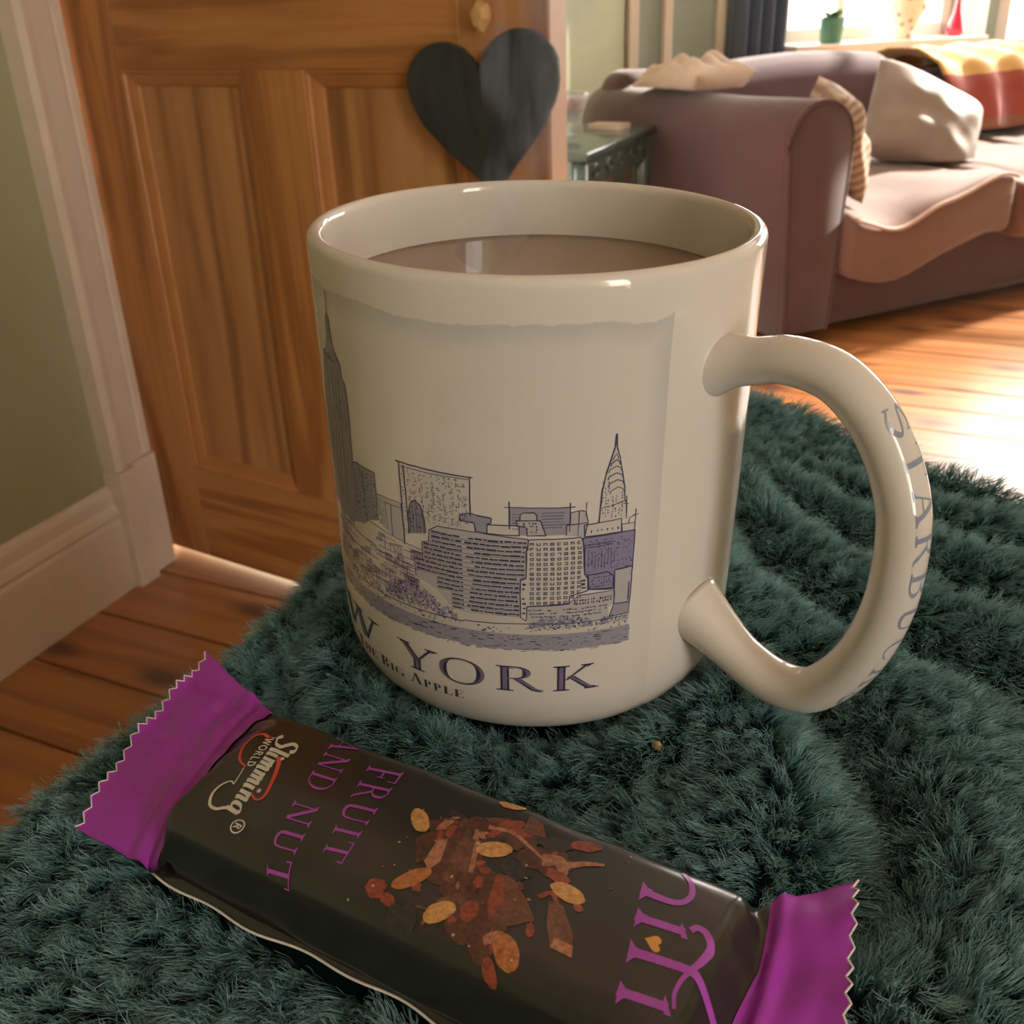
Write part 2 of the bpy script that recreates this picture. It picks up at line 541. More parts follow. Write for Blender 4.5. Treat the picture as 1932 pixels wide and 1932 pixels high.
C3 = C2 + Vector((math.sin(FAZ), math.cos(FAZ), 0)) * FL
wr = box_obj('wall_right', (0, 0, 0), (6.5, 0.14, CH), MAT['wall'])
wr.location = C3; wr.rotation_euler = (0, 0, math.atan2(math.cos(math.radians(203)), math.sin(math.radians(203))))
tag(wr, 'sage green plaster wall on the far side of the room', kind='structure')
def wl(x, y):
    return (WA[0] + x * math.cos(WALL_ROT) - y * math.sin(WALL_ROT), WA[1] + x * math.sin(WALL_ROT) + y * math.cos(WALL_ROT))
cpoly = [wl(-2.74, 0.14), wl(3.30, 0.14), (C1.x - 0.02, C1.y + 0.16), (C2.x - 0.02, C2.y + 0.16), (C3.x + 0.1, C3.y + 0.1), wl(-2.74, -3.95)]
k = len(cpoly)
ce = link('ceiling', pymesh('ceiling', [(x, y, CH) for x, y in cpoly] + [(x, y, CH + 0.1) for x, y in cpoly],
          [tuple(range(k))[::-1], tuple(range(k, 2 * k))] + [(i, (i + 1) % k, k + (i + 1) % k, k + i) for i in range(k)]), MAT['ceiling'])
tag(ce, 'white ceiling', kind='structure')

wb = box_obj('wall_back', (-2.74, -3.9, 0), (-2.6, 0.14, CH), MAT['wall'])
wb.location = WA; wb.rotation_euler = (0, 0, WALL_ROT)
tag(wb, 'sage green plaster wall at the back of the room', kind='structure')

def window(name, x0, x1, z0, z1, loc, rot, mull, trans, label):
    r = empty(name, loc, rot); tag(r, label, kind='structure')
    f = 0.055
    for lo, hi in (((x0, 0.03, z0), (x0 + f, 0.10, z1)), ((x1 - f, 0.03, z0), (x1, 0.10, z1)), ((x0, 0.03, z0), (x1, 0.10, z0 + f)), ((x0, 0.03, z1 - f), (x1, 0.10, z1))):
        box_obj('frame', lo, hi, MAT['white_frame'], r, 0.004, 1)
    xs = [x0 + f] + mull + [x1 - f]
    for m_ in mull:
        box_obj('mullion', (m_ - 0.022, 0.035, z0 + f), (m_ + 0.022, 0.095, z1 - f), MAT['white_frame'], r, 0.003, 1)
    zs = [z0 + f] + trans + [z1 - f]
    for a, b_ in zip(xs[:-1], xs[1:]):
        for t_ in trans:
            box_obj('glazing_bar', (a + 0.02, 0.045, t_ - 0.012), (b_ - 0.02, 0.085, t_ + 0.012), MAT['white_frame'], r)
        for c, d in zip(zs[:-1], zs[1:]):
            box_obj('pane', (a, 0.063, c), (b_, 0.067, d), MAT['glass'], r)
    return r
window('window_1', 0.73, 1.66, WS, WH, C1, BROT, [1.05, 1.39], [1.5], 'white framed bay window above the deep sill')
window('window_2', FW0, FW1, 0.62, WH, C2, FROT, [0.82, 1.60], [1.0, 1.6], 'white framed window beside the corner post')
sill = box_obj('trim_4', (0.68, -0.16, WS - 0.045), (1.70, 0.03, WS), MAT['trim'], None, 0.006, 2)
sill.location = C1; sill.rotation_euler = (0, 0, BROT); tag(sill, 'deep cream painted window sill', kind='structure')
cp = box_obj('trim_5', (1.68, -0.05, 0), (1.80, 0.0, CH), MAT['white_frame'], None, 0.004, 1)
cp.location = C1; cp.rotation_euler = (0, 0, BROT); tag(cp, 'white corner post between the bay windows', kind='structure')
for i, (a, b_) in enumerate(((0.0, 0.045), (0.155, 0.195), (0.40, 0.435))):
    t = box_obj('trim_%d' % (6 + i), (a, -0.025, 0), (b_, 0.0, CH), MAT['trim'], None, 0.004, 1)
    t.location = C1; t.rotation_euler = (0, 0, BROT)
    tag(t, 'narrow cream vertical moulding on the bay wall', kind='structure')
# ================================================================== FURNITURE AT THE BACK
# ---- curtain beside the bay window: pleated cloth with thickness
curt_mat = plain('slate_blue_cloth', (0.12, 0.15, 0.22), 0.85, 0.2, var=0.1, vscale=4, sheen=0.2)
def sheet(fn, nu, nv, thick, name):
    """two-sided cloth from fn(u, v) -> (point, normal)"""
    verts, faces = [], []
    for side in (0, 1):
        for j in range(nv + 1):
            for i in range(nu + 1):
                p, n_ = fn(i / nu, j / nv)
                verts.append(p + n_ * (thick * (side - 0.5)))
    W = nu + 1; S = W * (nv + 1)
    for s in (0, 1):
        for j in range(nv):
            for i in range(nu):
                q = [s * S + j * W + i, s * S + j * W + i + 1, s * S + (j + 1) * W + i + 1, s * S + (j + 1) * W + i]
                faces.append(tuple(q if s else q[::-1]))
    for j in range(nv):
        for i in (0, nu):
            faces.append((j * W + i, (j + 1) * W + i, S + (j + 1) * W + i, S + j * W + i))
    for i in range(nu):
        for j in (0, nv):
            faces.append((j * W + i, j * W + i + 1, S + j * W + i + 1, S + j * W + i))
    me = pymesh(name, verts, faces)
    bm = bmesh.new(); bm.from_mesh(me); bmesh.ops.recalc_face_normals(bm, faces=bm.faces[:]); bm.to_mesh(me); bm.free()
    return me
def curtain_fn(u, v):
    x = 0.44 + 0.26 * u + 0.008 * math.sin(v * 5)
    y = -0.075 + 0.030 * math.sin(u * 2 * PI * 4.2 + 0.6 * math.sin(v * 3)) * (0.6 + 0.4 * v)
    return Vector((x, y, 2.35 - 2.3 * v)), Vector((0, 1, 0))
cu = link('curtain', sheet(curtain_fn, 90, 20, 0.004, 'curtain'), curt_mat, None, True)
cu.location = C1; cu.rotation_euler = (0, 0, BROT)
tag(cu, 'slate blue pleated curtain hanging beside the bay window', 'curtain')

# ---- sofa (local x along the seat, y towards the back)
SU = Vector((0.887, 0.462, 0))
SOFA_ROT = math.atan2(0.462, 0.887)
S0 = Vector((0.741, 2.717, 0))
sofa = empty('sofa', S0, SOFA_ROT)
tag(sofa, 'brown suede sofa with rolled arm and pale piped seat cushions', 'sofa')
def smoothbox(name, lo, hi, r, mat, parent, seg=6, deform=None, cuts=0):
    bm = bmesh.new()
    add_box(bm, lo, hi, r, seg)
    if cuts:
        for ax, nplane in ((0, cuts), (1, cuts)):
            for i in range(1, nplane):
                t = lo[ax] + (hi[ax] - lo[ax]) * i / nplane
                co = [0, 0, 0]; co[ax] = t
                no = [0, 0, 0]; no[ax] = 1
                bmesh.ops.bisect_plane(bm, geom=bm.verts[:] + bm.edges[:] + bm.faces[:], plane_co=co, plane_no=no)
    if deform:
        for v in bm.verts:
            v.co = deform(v.co.copy())
    return link(name, bm_mesh(name, bm), mat, parent, True)
SL = 2.05
smoothbox('base', (0.10, 0.03, 0.03), (SL, 0.95, 0.27), 0.02, MAT['sofa'], sofa, 3)
for fx in (0.16, SL - 0.1):
    for fy in (0.10, 0.85):
        lathe('foot', [(0, 0), (0.022, 0), (0.028, 0.035), (0, 0.035)], 14, MAT['subfloor'], sofa).location = (fx, fy, 0)
# rolled arm: swept profile, scroll-shaped front with piping
def arm(name, xin, sgn):
    prof = []
    W2 = 0.205
    for i in range(25):
        t = i / 24
        ang = PI * t
        prof.append((W2 / 2 - (W2 / 2 + 0.012) * math.cos(ang), 0.525 + 0.118 * math.sin(ang) ** 0.85 if 0 < t < 1 else 0.525))
    prof = [(0.02, 0.03), (0.006, 0.25), (-0.004, 0.42)] + prof + [(W2 + 0.004, 0.42), (W2 - 0.006, 0.25), (W2 - 0.02, 0.03)]
    ys = [0.0, 0.006, 0.02, 0.3, 0.6, 0.90, 0.985, 1.0]
    sc = [0.90, 0.96, 1.0, 1.0, 1.0, 1.0, 0.97, 0.90]
    verts, faces = [], []
    k = len(prof)
    for y, s in zip(ys, sc):
        drop = 0.02 * max(0, (y - 0.55)) + 0.010 * math.sin(y * 4)
        for px, pz in prof:
            verts.append((xin + sgn * ((px - W2 / 2) * s + W2 / 2), y, 0.3 + (pz - 0.3) * (1 - (1 - s) * 0.5) - (drop if pz > 0.4 else 0)))
    for a in range(len(ys) - 1):
        for i in range(k):
            j = (i + 1) % k
            faces.append((a * k + i, a * k + j, (a + 1) * k + j, (a + 1) * k + i))
    faces.append(tuple(range(k))); faces.append(tuple(range((len(ys) - 1) * k, len(ys) * k)))
    me = pymesh(name, verts, faces)
    bm = bmesh.new(); bm.from_mesh(me); bmesh.ops.recalc_face_normals(bm, faces=bm.faces[:]); bm.to_mesh(me); bm.free()
    o = link(name, me, MAT['sofa'], sofa, True)
    pts = [Vector((xin + sgn * ((px - W2 / 2) * 0.97 + W2 / 2), 0.004, 0.3 + (pz - 0.3) * 0.985)) for px, pz in prof]
    link('arm_piping', tube_mesh('arm_piping', pts, 0.0055, 6), MAT['sofa'], o, True)
arm('arm', 0.0, 1)
arm('arm', SL + 0.2, -1)
# rolled back
def back_deform(c):
    t = (c.x - 0.02) / 1.22
    c.y += 0.05 * (c.z - 0.3)
    c.z -= 0.012 * math.sin(t * 7) * (1 if c.z > 0.5 else 0)
    return c
bk = smoothbox('backrest', (0.04, 0.80, 0.20), (1.26, 1.00, 0.690), 0.085, MAT['sofa'], sofa, 8, back_deform, 8)
smoothbox('backrest', (1.27, 0.80, 0.20), (SL + 0.1, 1.00, 0.620), 0.085, MAT['sofa'], sofa, 8, back_deform, 8)
# seat cushions with sagging front edge and piping
def seat(x0, x1, sag):
    def de(c):
        t = (c.x - x0) / (x1 - x0)
        fr = max(0, 1 - (c.y + 0.03) / 0.35)
        c.z += fr * (-0.075 * math.exp(-((t - 0.24) / 0.27) ** 2) + 0.018 * math.exp(-((t - 0.86) / 0.14) ** 2)) * sag
        if c.z > 0.3:
            c.z += 0.016 * noise.noise(Vector((c.x * 7, c.y * 7, 2.0))) + 0.012 * math.sin(PI * t) * (c.y + 0.03)
        c.y -= 0.02 * math.sin(PI * t) * fr
        return c
    lo, hi = (x0, -0.035, 0.215), (x1, 0.80, 0.385)
    o = smoothbox('seat_cushion', lo, hi, 0.035, MAT['sofa_seat'], sofa, 5, de, 14)
    pts = [de(Vector((x0 + 0.012 + (x1 - x0 - 0.024) * i / 40, -0.030, 0.376))) + Vector((0, -0.004, 0.003)) for i in range(41)]
    link('seat_piping', tube_mesh('seat_piping', pts, 0.006, 6), MAT['piping'], o, True)
seat(0.205, 0.86, 1.0)
seat(0.87, 1.46, 0.3)
seat(1.47, SL, 0.3)

# ---- pillows
def pillow(name, w, h, t, mat, label, cat, loc, rot, pinch=0.12, wr=0.012, seed=0, group=None, power=2.6, rest=None):
    n_ = 36
    verts, faces = [], []
    idx = {}
    for s in (1, -1):
        for j in range(n_ + 1):
            for i in range(n_ + 1):
                u, v = 2 * i / n_ - 1, 2 * j / n_ - 1
                edge = (i in (0, n_)) or (j in (0, n_))
                if s == -1 and edge:
                    idx[(s, i, j)] = idx[(1, i, j)]; continue
                pu = u * (1 - pinch * (1 - abs(v) ** 2) * 0 - pinch * (v * v) * (1 - abs(u)) * 0)
                x = w / 2 * u * (1 - pinch * (1 - v * v))
                y = h / 2 * v * (1 - pinch * (1 - u * u))
                z = s * t / 2 * ((1 - abs(u) ** power) * (1 - abs(v) ** power)) ** 0.55
                z += wr * noise.noise(Vector((u * 2.2 + seed, v * 2.2, s * 2.0))) * (1 - max(abs(u), abs(v)) ** 4)
                idx[(s, i, j)] = len(verts)
                verts.append((x, y, z))
    for s in (1, -1):
        for j in range(n_):
            for i in range(n_):
                q = [idx[(s, i, j)], idx[(s, i + 1, j)], idx[(s, i + 1, j + 1)], idx[(s, i, j + 1)]]
                faces.append(tuple(q if s == 1 else q[::-1]))
    o = link(name, pymesh(name, verts, faces), mat, None, True)
    o.location = loc
    o.rotation_euler = rot
    if rest is not None:           # the underside flattens where the cushion rests on the seat
        Mw = o.matrix_basis.copy(); Mi = Mw.inverted()
        for v_ in o.data.vertices:
            wp = Mw @ v_.co
            if wp.z < rest:
                wp.z = rest
                v_.co = Mi @ wp
    tag(o, label, cat, group)
    return o
def sofa_pt(x, y, z):
    return S0 + SU * x + Vector((-0.462, 0.887, 0)) * y + Vector((0, 0, z))
cush_mat = plain('taupe_satin', (0.27, 0.20, 0.165), 0.5, 0.4, var=0.12, vscale=9, sheen=0.3)
def lean_rot(yaw, tilt, spin):
    return (Matrix.Rotation(SOFA_ROT + math.radians(yaw), 3, 'Z') @ Matrix.Rotation(math.radians(tilt), 3, 'X') @ Matrix.Rotation(math.radians(spin), 3, 'Z')).to_euler()
pillow('cushion', 0.40, 0.33, 0.20, cush_mat, 'large taupe satin cushion leaning on the sofa seat', 'cushion',
       sofa_pt(0.885, 0.37, 0.488), lean_rot(-8, 58, -30), 0.05, 0.016, 3, power=3.2, rest=0.398)
stripe, nt, b = new_mat('beige_ribbed')
v = coords(nt, (1, 1, 1)); wv = N(nt, 'ShaderNodeTexWave', Scale=14.0, Distortion=1.5); wv.bands_direction = 'Y'
nt.links.new(v, wv.inputs['Vector'])
nt.links.new(ramp(nt, wv.outputs['Fac'], [(0.2, (0.24, 0.14, 0.10)), (0.7, (0.44, 0.30, 0.20))]), b.inputs['Base Color']); b.inputs['Roughness'].default_value = 0.8
pillow('cushion', 0.27, 0.30, 0.13, stripe, 'beige ribbed cushion tucked inside the rolled sofa arm', 'cushion',
       sofa_pt(0.322, 0.16, 0.515), lean_rot(58, 72, 8), 0.06, 0.025, 8, rest=0.352)
beige = plain('beige_knit', (0.60, 0.46, 0.36), 0.85, 0.2, var=0.1, vscale=20, sheen=0.3)
pillow('cushion', 0.36, 0.22, 0.13, beige, 'crumpled pale beige cushion lying on top of the rolled sofa arm', 'cushion',
       sofa_pt(0.105, 0.57, 0.660), (Matrix.Rotation(SOFA_ROT + PI / 2, 3, 'Z') @ Matrix.Rotation(math.radians(9), 3, 'Y')).to_euler(), 0.10, 0.045, 15, rest=0.647)
# patchwork throw over the right part of the back
thr, nt, b = new_mat('patchwork_throw')
tc = nt.nodes.new('ShaderNodeTexCoord'); sx = nt.nodes.new('ShaderNodeSeparateXYZ'); nt.links.new(tc.outputs['Object'], sx.inputs[0])
nz = N(nt, 'ShaderNodeTexNoise', Scale=5.0, Detail=2.0); nt.links.new(tc.outputs['Object'], nz.inputs['Vector'])
adz = N(nt, 'ShaderNodeMath', operation='MULTIPLY_ADD'); nt.links.new(nz.outputs['Fac'], adz.inputs[0]); adz.inputs[1].default_value = 0.05; nt.links.new(sx.outputs['Z'], adz.inputs[2])
cz = ramp(nt, adz.outputs[0], [(0.0, (0.27, 0.10, 0.055)), (0.47, (0.27, 0.10, 0.055)), (0.475, (0.34, 0.060, 0.045)), (0.625, (0.34, 0.060, 0.045)), (0.63, (0.62, 0.36, 0.12)), (1.0, (0.66, 0.42, 0.16))])
for e, it in zip(cz.node.color_ramp.elements, range(6)):
    pass
cz.node.color_ramp.interpolation = 'CONSTANT'
nt.links.new(cz, b.inputs['Base Color']); b.inputs['Roughness'].default_value = 0.85
b.inputs['Sheen Weight'].default_value = 0.2
def throw_fn(u, v):
    # v 0..1 : from the seat up the back, over the top and down behind
    path = [(0.600, 0.408), (0.615, 0.48), (0.640, 0.56), (0.69, 0.632), (0.78, 0.665), (0.92, 0.672), (1.03, 0.645), (1.06, 0.55), (1.07, 0.40)]
    t = v * (len(path) - 1); i = min(int(t), len(path) - 2); f_ = t - i
    a = Vector((0, *path[i])); c = Vector((0, *path[i + 1])); p = a.lerp(c, f_)
    tg = (c - a).normalized()
    n_ = Vector((0, -tg.z, tg.y))
    x = 1.285 + 0.70 * u + 0.012 * math.sin(v * 9)
    up_ = max(0.0, min(1.0, (1.20 - x) / 0.08))
    p.z += 0.048 * up_ * max(0.0, min(1.0, (p.z - 0.5) / 0.12)) + 0.010; p.y += 0.03 * up_ * max(0.0, min(1.0, (p.y - 0.95) / 0.07))
    p = p + n_ * (0.012 * math.sin(u * 23 + v * 3) + 0.012 * noise.noise(Vector((u * 6, v * 5, 1))))
    return Vector((x, p.y, p.z)), n_
th = link('throw_blanket', sheet(throw_fn, 60, 48, 0.008, 'throw_blanket'), thr, None, True)
th.location = S0; th.rotation_euler = (0, 0, SOFA_ROT)
tag(th, 'ochre and rust red patchwork throw draped over the sofa back', 'throw')
smoothbox('back_cushion', (1.30, 0.69, 0.40), (1.96, 0.795, 0.60), 0.05, MAT['sofa'], sofa, 6, None, 4)

# ---- painted console table with carved apron
tgreen = plain('dark_green_gloss', (0.075, 0.115, 0.10), 0.2, 0.5, var=0.1, vscale=8, coat=0.3)
TB = Vector((0.216, 2.63, 0))
TROT = math.radians(66.6)          # local x along the left wall, y into the wall
tb = empty('console_table', TB, TROT)
tag(tb, 'dark green painted console table with a carved scalloped apron', 'table')
TZ = 0.55
tt = smoothbox('table_top', (0, 0, TZ - 0.022), (0.640, 0.36, TZ), 0.006, tgreen, tb, 3)
for lx in (0.035, 0.605):
    for ly in (0.035, 0.325):
        prof = [(0, 0), (0.014, 0), (0.018, 0.02), (0.013, 0.05), (0.017, 0.16), (0.021, 0.30), (0.016, 0.36), (0.024, 0.39), (0.024, TZ - 0.022), (0, TZ - 0.022)]
        lathe('leg', prof, 14, tgreen, tb).location = (lx, ly, 0)
def apron(name, a, b_, axis, fixed):
    n_ = 60
    verts, faces = [], []
    for i in range(n_ + 1):
        t = i / n_
        x = a + (b_ - a) * t
        low = TZ - 0.075 - 0.022 * abs(math.sin(t * PI * 3)) ** 0.7 - 0.018 * math.exp(-((t - 0.5) / 0.12) ** 2)
        for (d, z) in ((0, TZ - 0.022), (0.018, TZ - 0.022), (0.018, low), (0, low)):
            verts.append((x, fixed + d, z) if axis == 0 else (fixed + d, x, z))
    for i in range(n_):
        for k in range(4):
            l = (k + 1) % 4
            faces.append((i * 4 + k, (i + 1) * 4 + k, (i + 1) * 4 + l, i * 4 + l))
    faces += [(0, 1, 2, 3), tuple(range(n_ * 4, n_ * 4 + 4))]
    me = pymesh(name, verts, faces)
    bm = bmesh.new(); bm.from_mesh(me); bmesh.ops.recalc_face_normals(bm, faces=bm.faces[:]); bm.to_mesh(me); bm.free()
    return link(name, me, tgreen, tb)
ap = apron('apron', 0.03, 0.61, 0, 0.015)
apron('apron', 0.03, 0.33, 1, 0.015)
apron('apron', 0.03, 0.33, 1, 0.607)
# carved leaf scrolls on the long apron
for i in range(5):
    xc = 0.11 + 0.105 * i
    pts = []
    for k in range(22):
        t = k / 21
        ang = t * 2.4 * PI
        r = 0.028 * (1 - 0.72 * t)
        sg = 1 if i % 2 == 0 else -1
        pts.append((xc + sg * (r * math.cos(ang) - 0.006), 0.013, TZ - 0.058 + r * 0.75 * math.sin(ang)))
    link('carved_scroll', tube_mesh('carved_scroll', pts, lambda t: 0.0055 * (1 - 0.5 * t), 6), tgreen, ap, True)
def table_pt(x, y, z=0.0):
    return TB + Vector((math.cos(TROT), math.sin(TROT), 0)) * x + Vector((-math.sin(TROT), math.cos(TROT), 0)) * y + Vector((0, 0, TZ + z))
# footed glass bowl of potpourri
bowl = empty('glass_bowl', table_pt(0.33, 0.18, 0.001)); tag(bowl, 'footed clear glass bowl holding dried red petals on the green table', 'bowl')
gm, nt, b = new_mat('bowl_glass')
out_ = nt.nodes['Material Output']
tr_ = nt.nodes.new('ShaderNodeBsdfTransparent'); tr_.inputs['Color'].default_value = (0.93, 0.93, 0.95, 1)
b.inputs['Base Color'].default_value = (0.85, 0.84, 0.86, 1); b.inputs['Roughness'].default_value = 0.05; b.inputs['Specular IOR Level'].default_value = 1.0
lw_ = nt.nodes.new('ShaderNodeLayerWeight'); lw_.inputs['Blend'].default_value = 0.45
mr_ = N(nt, 'ShaderNodeMapRange'); mr_.inputs['To Min'].default_value = 0.14; mr_.inputs['To Max'].default_value = 0.75
nt.links.new(lw_.outputs['Facing'], mr_.inputs['Value'])
mx_ = nt.nodes.new('ShaderNodeMixShader'); nt.links.new(mr_.outputs[0], mx_.inputs[0]); nt.links.new(tr_.outputs[0], mx_.inputs[1]); nt.links.new(b.outputs[0], mx_.inputs[2])
nt.links.new(mx_.outputs[0], out_.inputs['Surface'])
lathe('bowl', [(0, 0), (0.034, 0), (0.036, 0.004), (0.012, 0.010), (0.008, 0.022), (0.014, 0.034), (0.040, 0.046), (0.058, 0.068), (0.066, 0.095), (0.070, 0.112),
               (0.067, 0.112), (0.062, 0.095), (0.054, 0.070), (0.038, 0.051), (0.012, 0.040), (0, 0.039)], 40, gm, bowl)
pet = plain('dried_petal', (0.45, 0.10, 0.06), 0.8, var=0.5, vscale=60)
bm = bmesh.new()
for i in range(46):
    a = random.uniform(0, 2 * PI); r = 0.043 * math.sqrt(random.random()); z = 0.055 + 0.026 * random.random() + 0.25 * r * r / 0.05
    M = Matrix.Translation((r * math.cos(a), r * math.sin(a), z)) @ Matrix.Rotation(random.uniform(0, 6), 4, Vector((random.random(), random.random(), random.random())).normalized()) @ Matrix.Diagonal((0.011, 0.008, 0.003, 1))
    bmesh.ops.create_icosphere(bm, subdivisions=1, radius=1, matrix=M)
po = link('petals', bm_mesh('petals', bm), pet, bowl); po['kind'] = 'stuff'
# small pale notepad / box on the table
nb = empty('notebook', table_pt(0.535, 0.115, 0.0), TROT + math.radians(80)); tag(nb, 'small pale pink notebook lying on the green table', 'notebook')
box_obj('cover', (-0.055, -0.035, 0.011), (0.055, 0.035, 0.013), plain('pink_cover', (0.75, 0.56, 0.46), 0.6), nb, 0.0008, 1)
box_obj('pages', (-0.053, -0.033, 0.002), (0.053, 0.033, 0.011), plain('page_white', (0.8, 0.75, 0.66), 0.8), nb)
box_obj('cover', (-0.055, -0.035, 0.0), (0.055, 0.035, 0.002), nb.children[0].data.materials[0], nb, 0.0008, 1)

# ---- things on the window sill
def bay_pt(x, y, z):
    return C1 + Vector((math.cos(BROT), math.sin(BROT), 0)) * x + Vector((-math.sin(BROT), math.cos(BROT), 0)) * y + Vector((0, 0, z))
gp = empty('plant_pot', bay_pt(0.905, -0.09, WS)); tag(gp, 'teal green plant pot with a small leafy plant on the sill', 'potted plant')
potm = plain('teal_glaze', (0.10, 0.27, 0.19), 0.35, var=0.1, vscale=20)
lathe('pot', [(0, 0), (0.040, 0), (0.043, 0.004), (0.050, 0.085), (0.052, 0.095), (0.048, 0.095), (0.046, 0.08), (0, 0.078)], 32, potm, gp)
leafm = plain('leaf_green', (0.10, 0.20, 0.05), 0.5, var=0.3, vscale=30)
for i in range(16):
    a = i * 2.4; tilt = 0.35 + 0.6 * random.random(); L = 0.06 + 0.035 * random.random()
    verts, faces = [], []
    for k in range(6):
        t = k / 5; wd = 0.014 * math.sin(PI * min(1, t * 0.96 + 0.03)) + 0.0012
        r = L * t * math.sin(tilt + 0.5 * t); z = 0.078 + L * t * math.cos(tilt + 0.5 * t)
        for s in (-1, 0, 1):
            verts.append((r * math.cos(a) - s * wd * math.sin(a), r * math.sin(a) + s * wd * math.cos(a), z + (0.004 * abs(s)) * t))
    for k in range(5):
        for s in range(2):
            faces.append((k * 3 + s, k * 3 + s + 1, (k + 1) * 3 + s + 1, (k + 1) * 3 + s))
    o = link('leaf', pymesh('leaf', verts, faces), leafm, gp, True)
    so = o.modifiers.new('thick', 'SOLIDIFY'); so.thickness = 0.001
vm, nt, b = new_mat('floral_china')
v = coords(nt, (1, 1, 1)); vo = N(nt, 'ShaderNodeTexVoronoi', Scale=34.0); nt.links.new(v, vo.inputs['Vector'])
nt.links.new(ramp(nt, vo.outputs['Distance'], [(0.12, (0.46, 0.22, 0.20)), (0.3, (0.55, 0.47, 0.30)), (0.42, (0.85, 0.75, 0.62))]), b.inputs['Base Color'])
b.inputs['Roughness'].default_value = 0.2
fv = lathe('floral_vase', [(0, 0), (0.045, 0), (0.048, 0.006), (0.044, 0.02), (0.056, 0.05), (0.085, 0.11), (0.098, 0.165), (0.092, 0.215), (0.060, 0.255), (0.048, 0.275), (0.060, 0.300), (0.055, 0.300),
                           (0.044, 0.275), (0.055, 0.25), (0.086, 0.21), (0.09, 0.165), (0.0, 0.02)], 48, vm)
fv.location = bay_pt(1.300, -0.07, WS); tag(fv, 'cream china vase with floral pattern on the window sill', 'vase')
rvm, nt, b = new_mat('red_glass'); b.inputs['Base Color'].default_value = (0.80, 0.02, 0.08, 1); b.inputs['Roughness'].default_value = 0.08
b.inputs['Transmission Weight'].default_value = 0.35; b.inputs['Coat Weight'].default_value = 0.5
rv = lathe('bud_vase', [(0, 0), (0.028, 0), (0.036, 0.010), (0.038, 0.026), (0.030, 0.055), (0.018, 0.090), (0.011, 0.130), (0.010, 0.19), (0.016, 0.205), (0.013, 0.205), (0.007, 0.19), (0.007, 0.13), (0.0, 0.02)], 36, rvm)
rv.location = bay_pt(1.590, -0.075, WS); tag(rv, 'slender red glass bud vase at the end of the sill', 'vase')
# ================================================================== LETTERING (drawn strokes, no font files)
def bez(pts, n=10):
    """pts: polyline of anchor points -> Catmull-Rom smoothed"""
    P = [Vector(p) for p in pts]
    out = []
    for i in range(len(P) - 1):
        p0 = P[i - 1] if i > 0 else P[0] * 2 - P[1]
        p1, p2 = P[i], P[i + 1]
        p3 = P[i + 2] if i + 2 < len(P) else P[-1] * 2 - P[-2]
        for k in range(n):
            t = k / n
            out.append(0.5 * ((2 * p1) + (-p0 + p2) * t + (2 * p0 - 5 * p1 + 4 * p2 - p3) * t * t + (-p0 + 3 * p1 - 3 * p2 + p3) * t ** 3))
    out.append(P[-1])
    return [(p.x, p.y) for p in out]

def ribbon(pts, w0, w1=None, pen=None, thick=0.14, thin=0.045):
    """list of quads along pts; constant / tapered width, or pen-angle width"""
    quads = []
    L = []
    m = len(pts)
    for i, p in enumerate(pts):
        a = pts[max(i - 1, 0)]; b_ = pts[min(i + 1, m - 1)]
        d = Vector((b_[0] - a[0], b_[1] - a[1]))
        if d.length < 1e-9: d = Vector((1, 0))
        d.normalize()
        if pen is not None:
            w = thin + (thick - thin) * abs(d.x * math.sin(pen) - d.y * math.cos(pen)) ** 1.3
        else:
            w = w0 + ((w1 if w1 is not None else w0) - w0) * i / max(m - 1, 1)
        n_ = Vector((-d.y, d.x)) * w / 2
        L.append(((p[0] + n_.x, p[1] + n_.y), (p[0] - n_.x, p[1] - n_.y)))
    for (a, b_), (c, d) in zip(L[:-1], L[1:]):
        quads.append([a, b_, d, c])
    return quads

def rect(x0, y0, x1, y1):
    return [[(x0, y0), (x1, y0), (x1, y1), (x0, y1)]]

def slab(xb, yb, xt, yt, w):
    return [[(xb - w / 2, yb), (xb + w / 2, yb), (xt + w / 2, yt), (xt - w / 2, yt)]]

def serif(x, y, w, up):
    h = 0.045
    y1 = y + h if up else y - h
    m = 0.05 if up else -0.05
    return [[(x - w / 2, y), (x + w / 2, y), (x + w / 2, y1), (x - w / 2, y1)],
            [(x - w * 0.32, y1), (x + w * 0.32, y1), (x + w * 0.18, y1 + m), (x - w * 0.18, y1 + m)]]

def oval(cx, cy, rx, ry, thick, thin, a0=0, a1=2 * PI, n=36):
    quads = []
    prev = None
    for i in range(n + 1):
        a = a0 + (a1 - a0) * i / n
        w = thin + (thick - thin) * abs(math.cos(a)) ** 1.4
        o = (cx + rx * math.cos(a), cy + ry * math.sin(a))
        i_ = (cx + (rx - w) * math.cos(a), cy + (ry - thin) * math.sin(a))
        if prev: quads.append([prev[0], prev[1], i_, o])
        prev = (o, i_)
    return quads

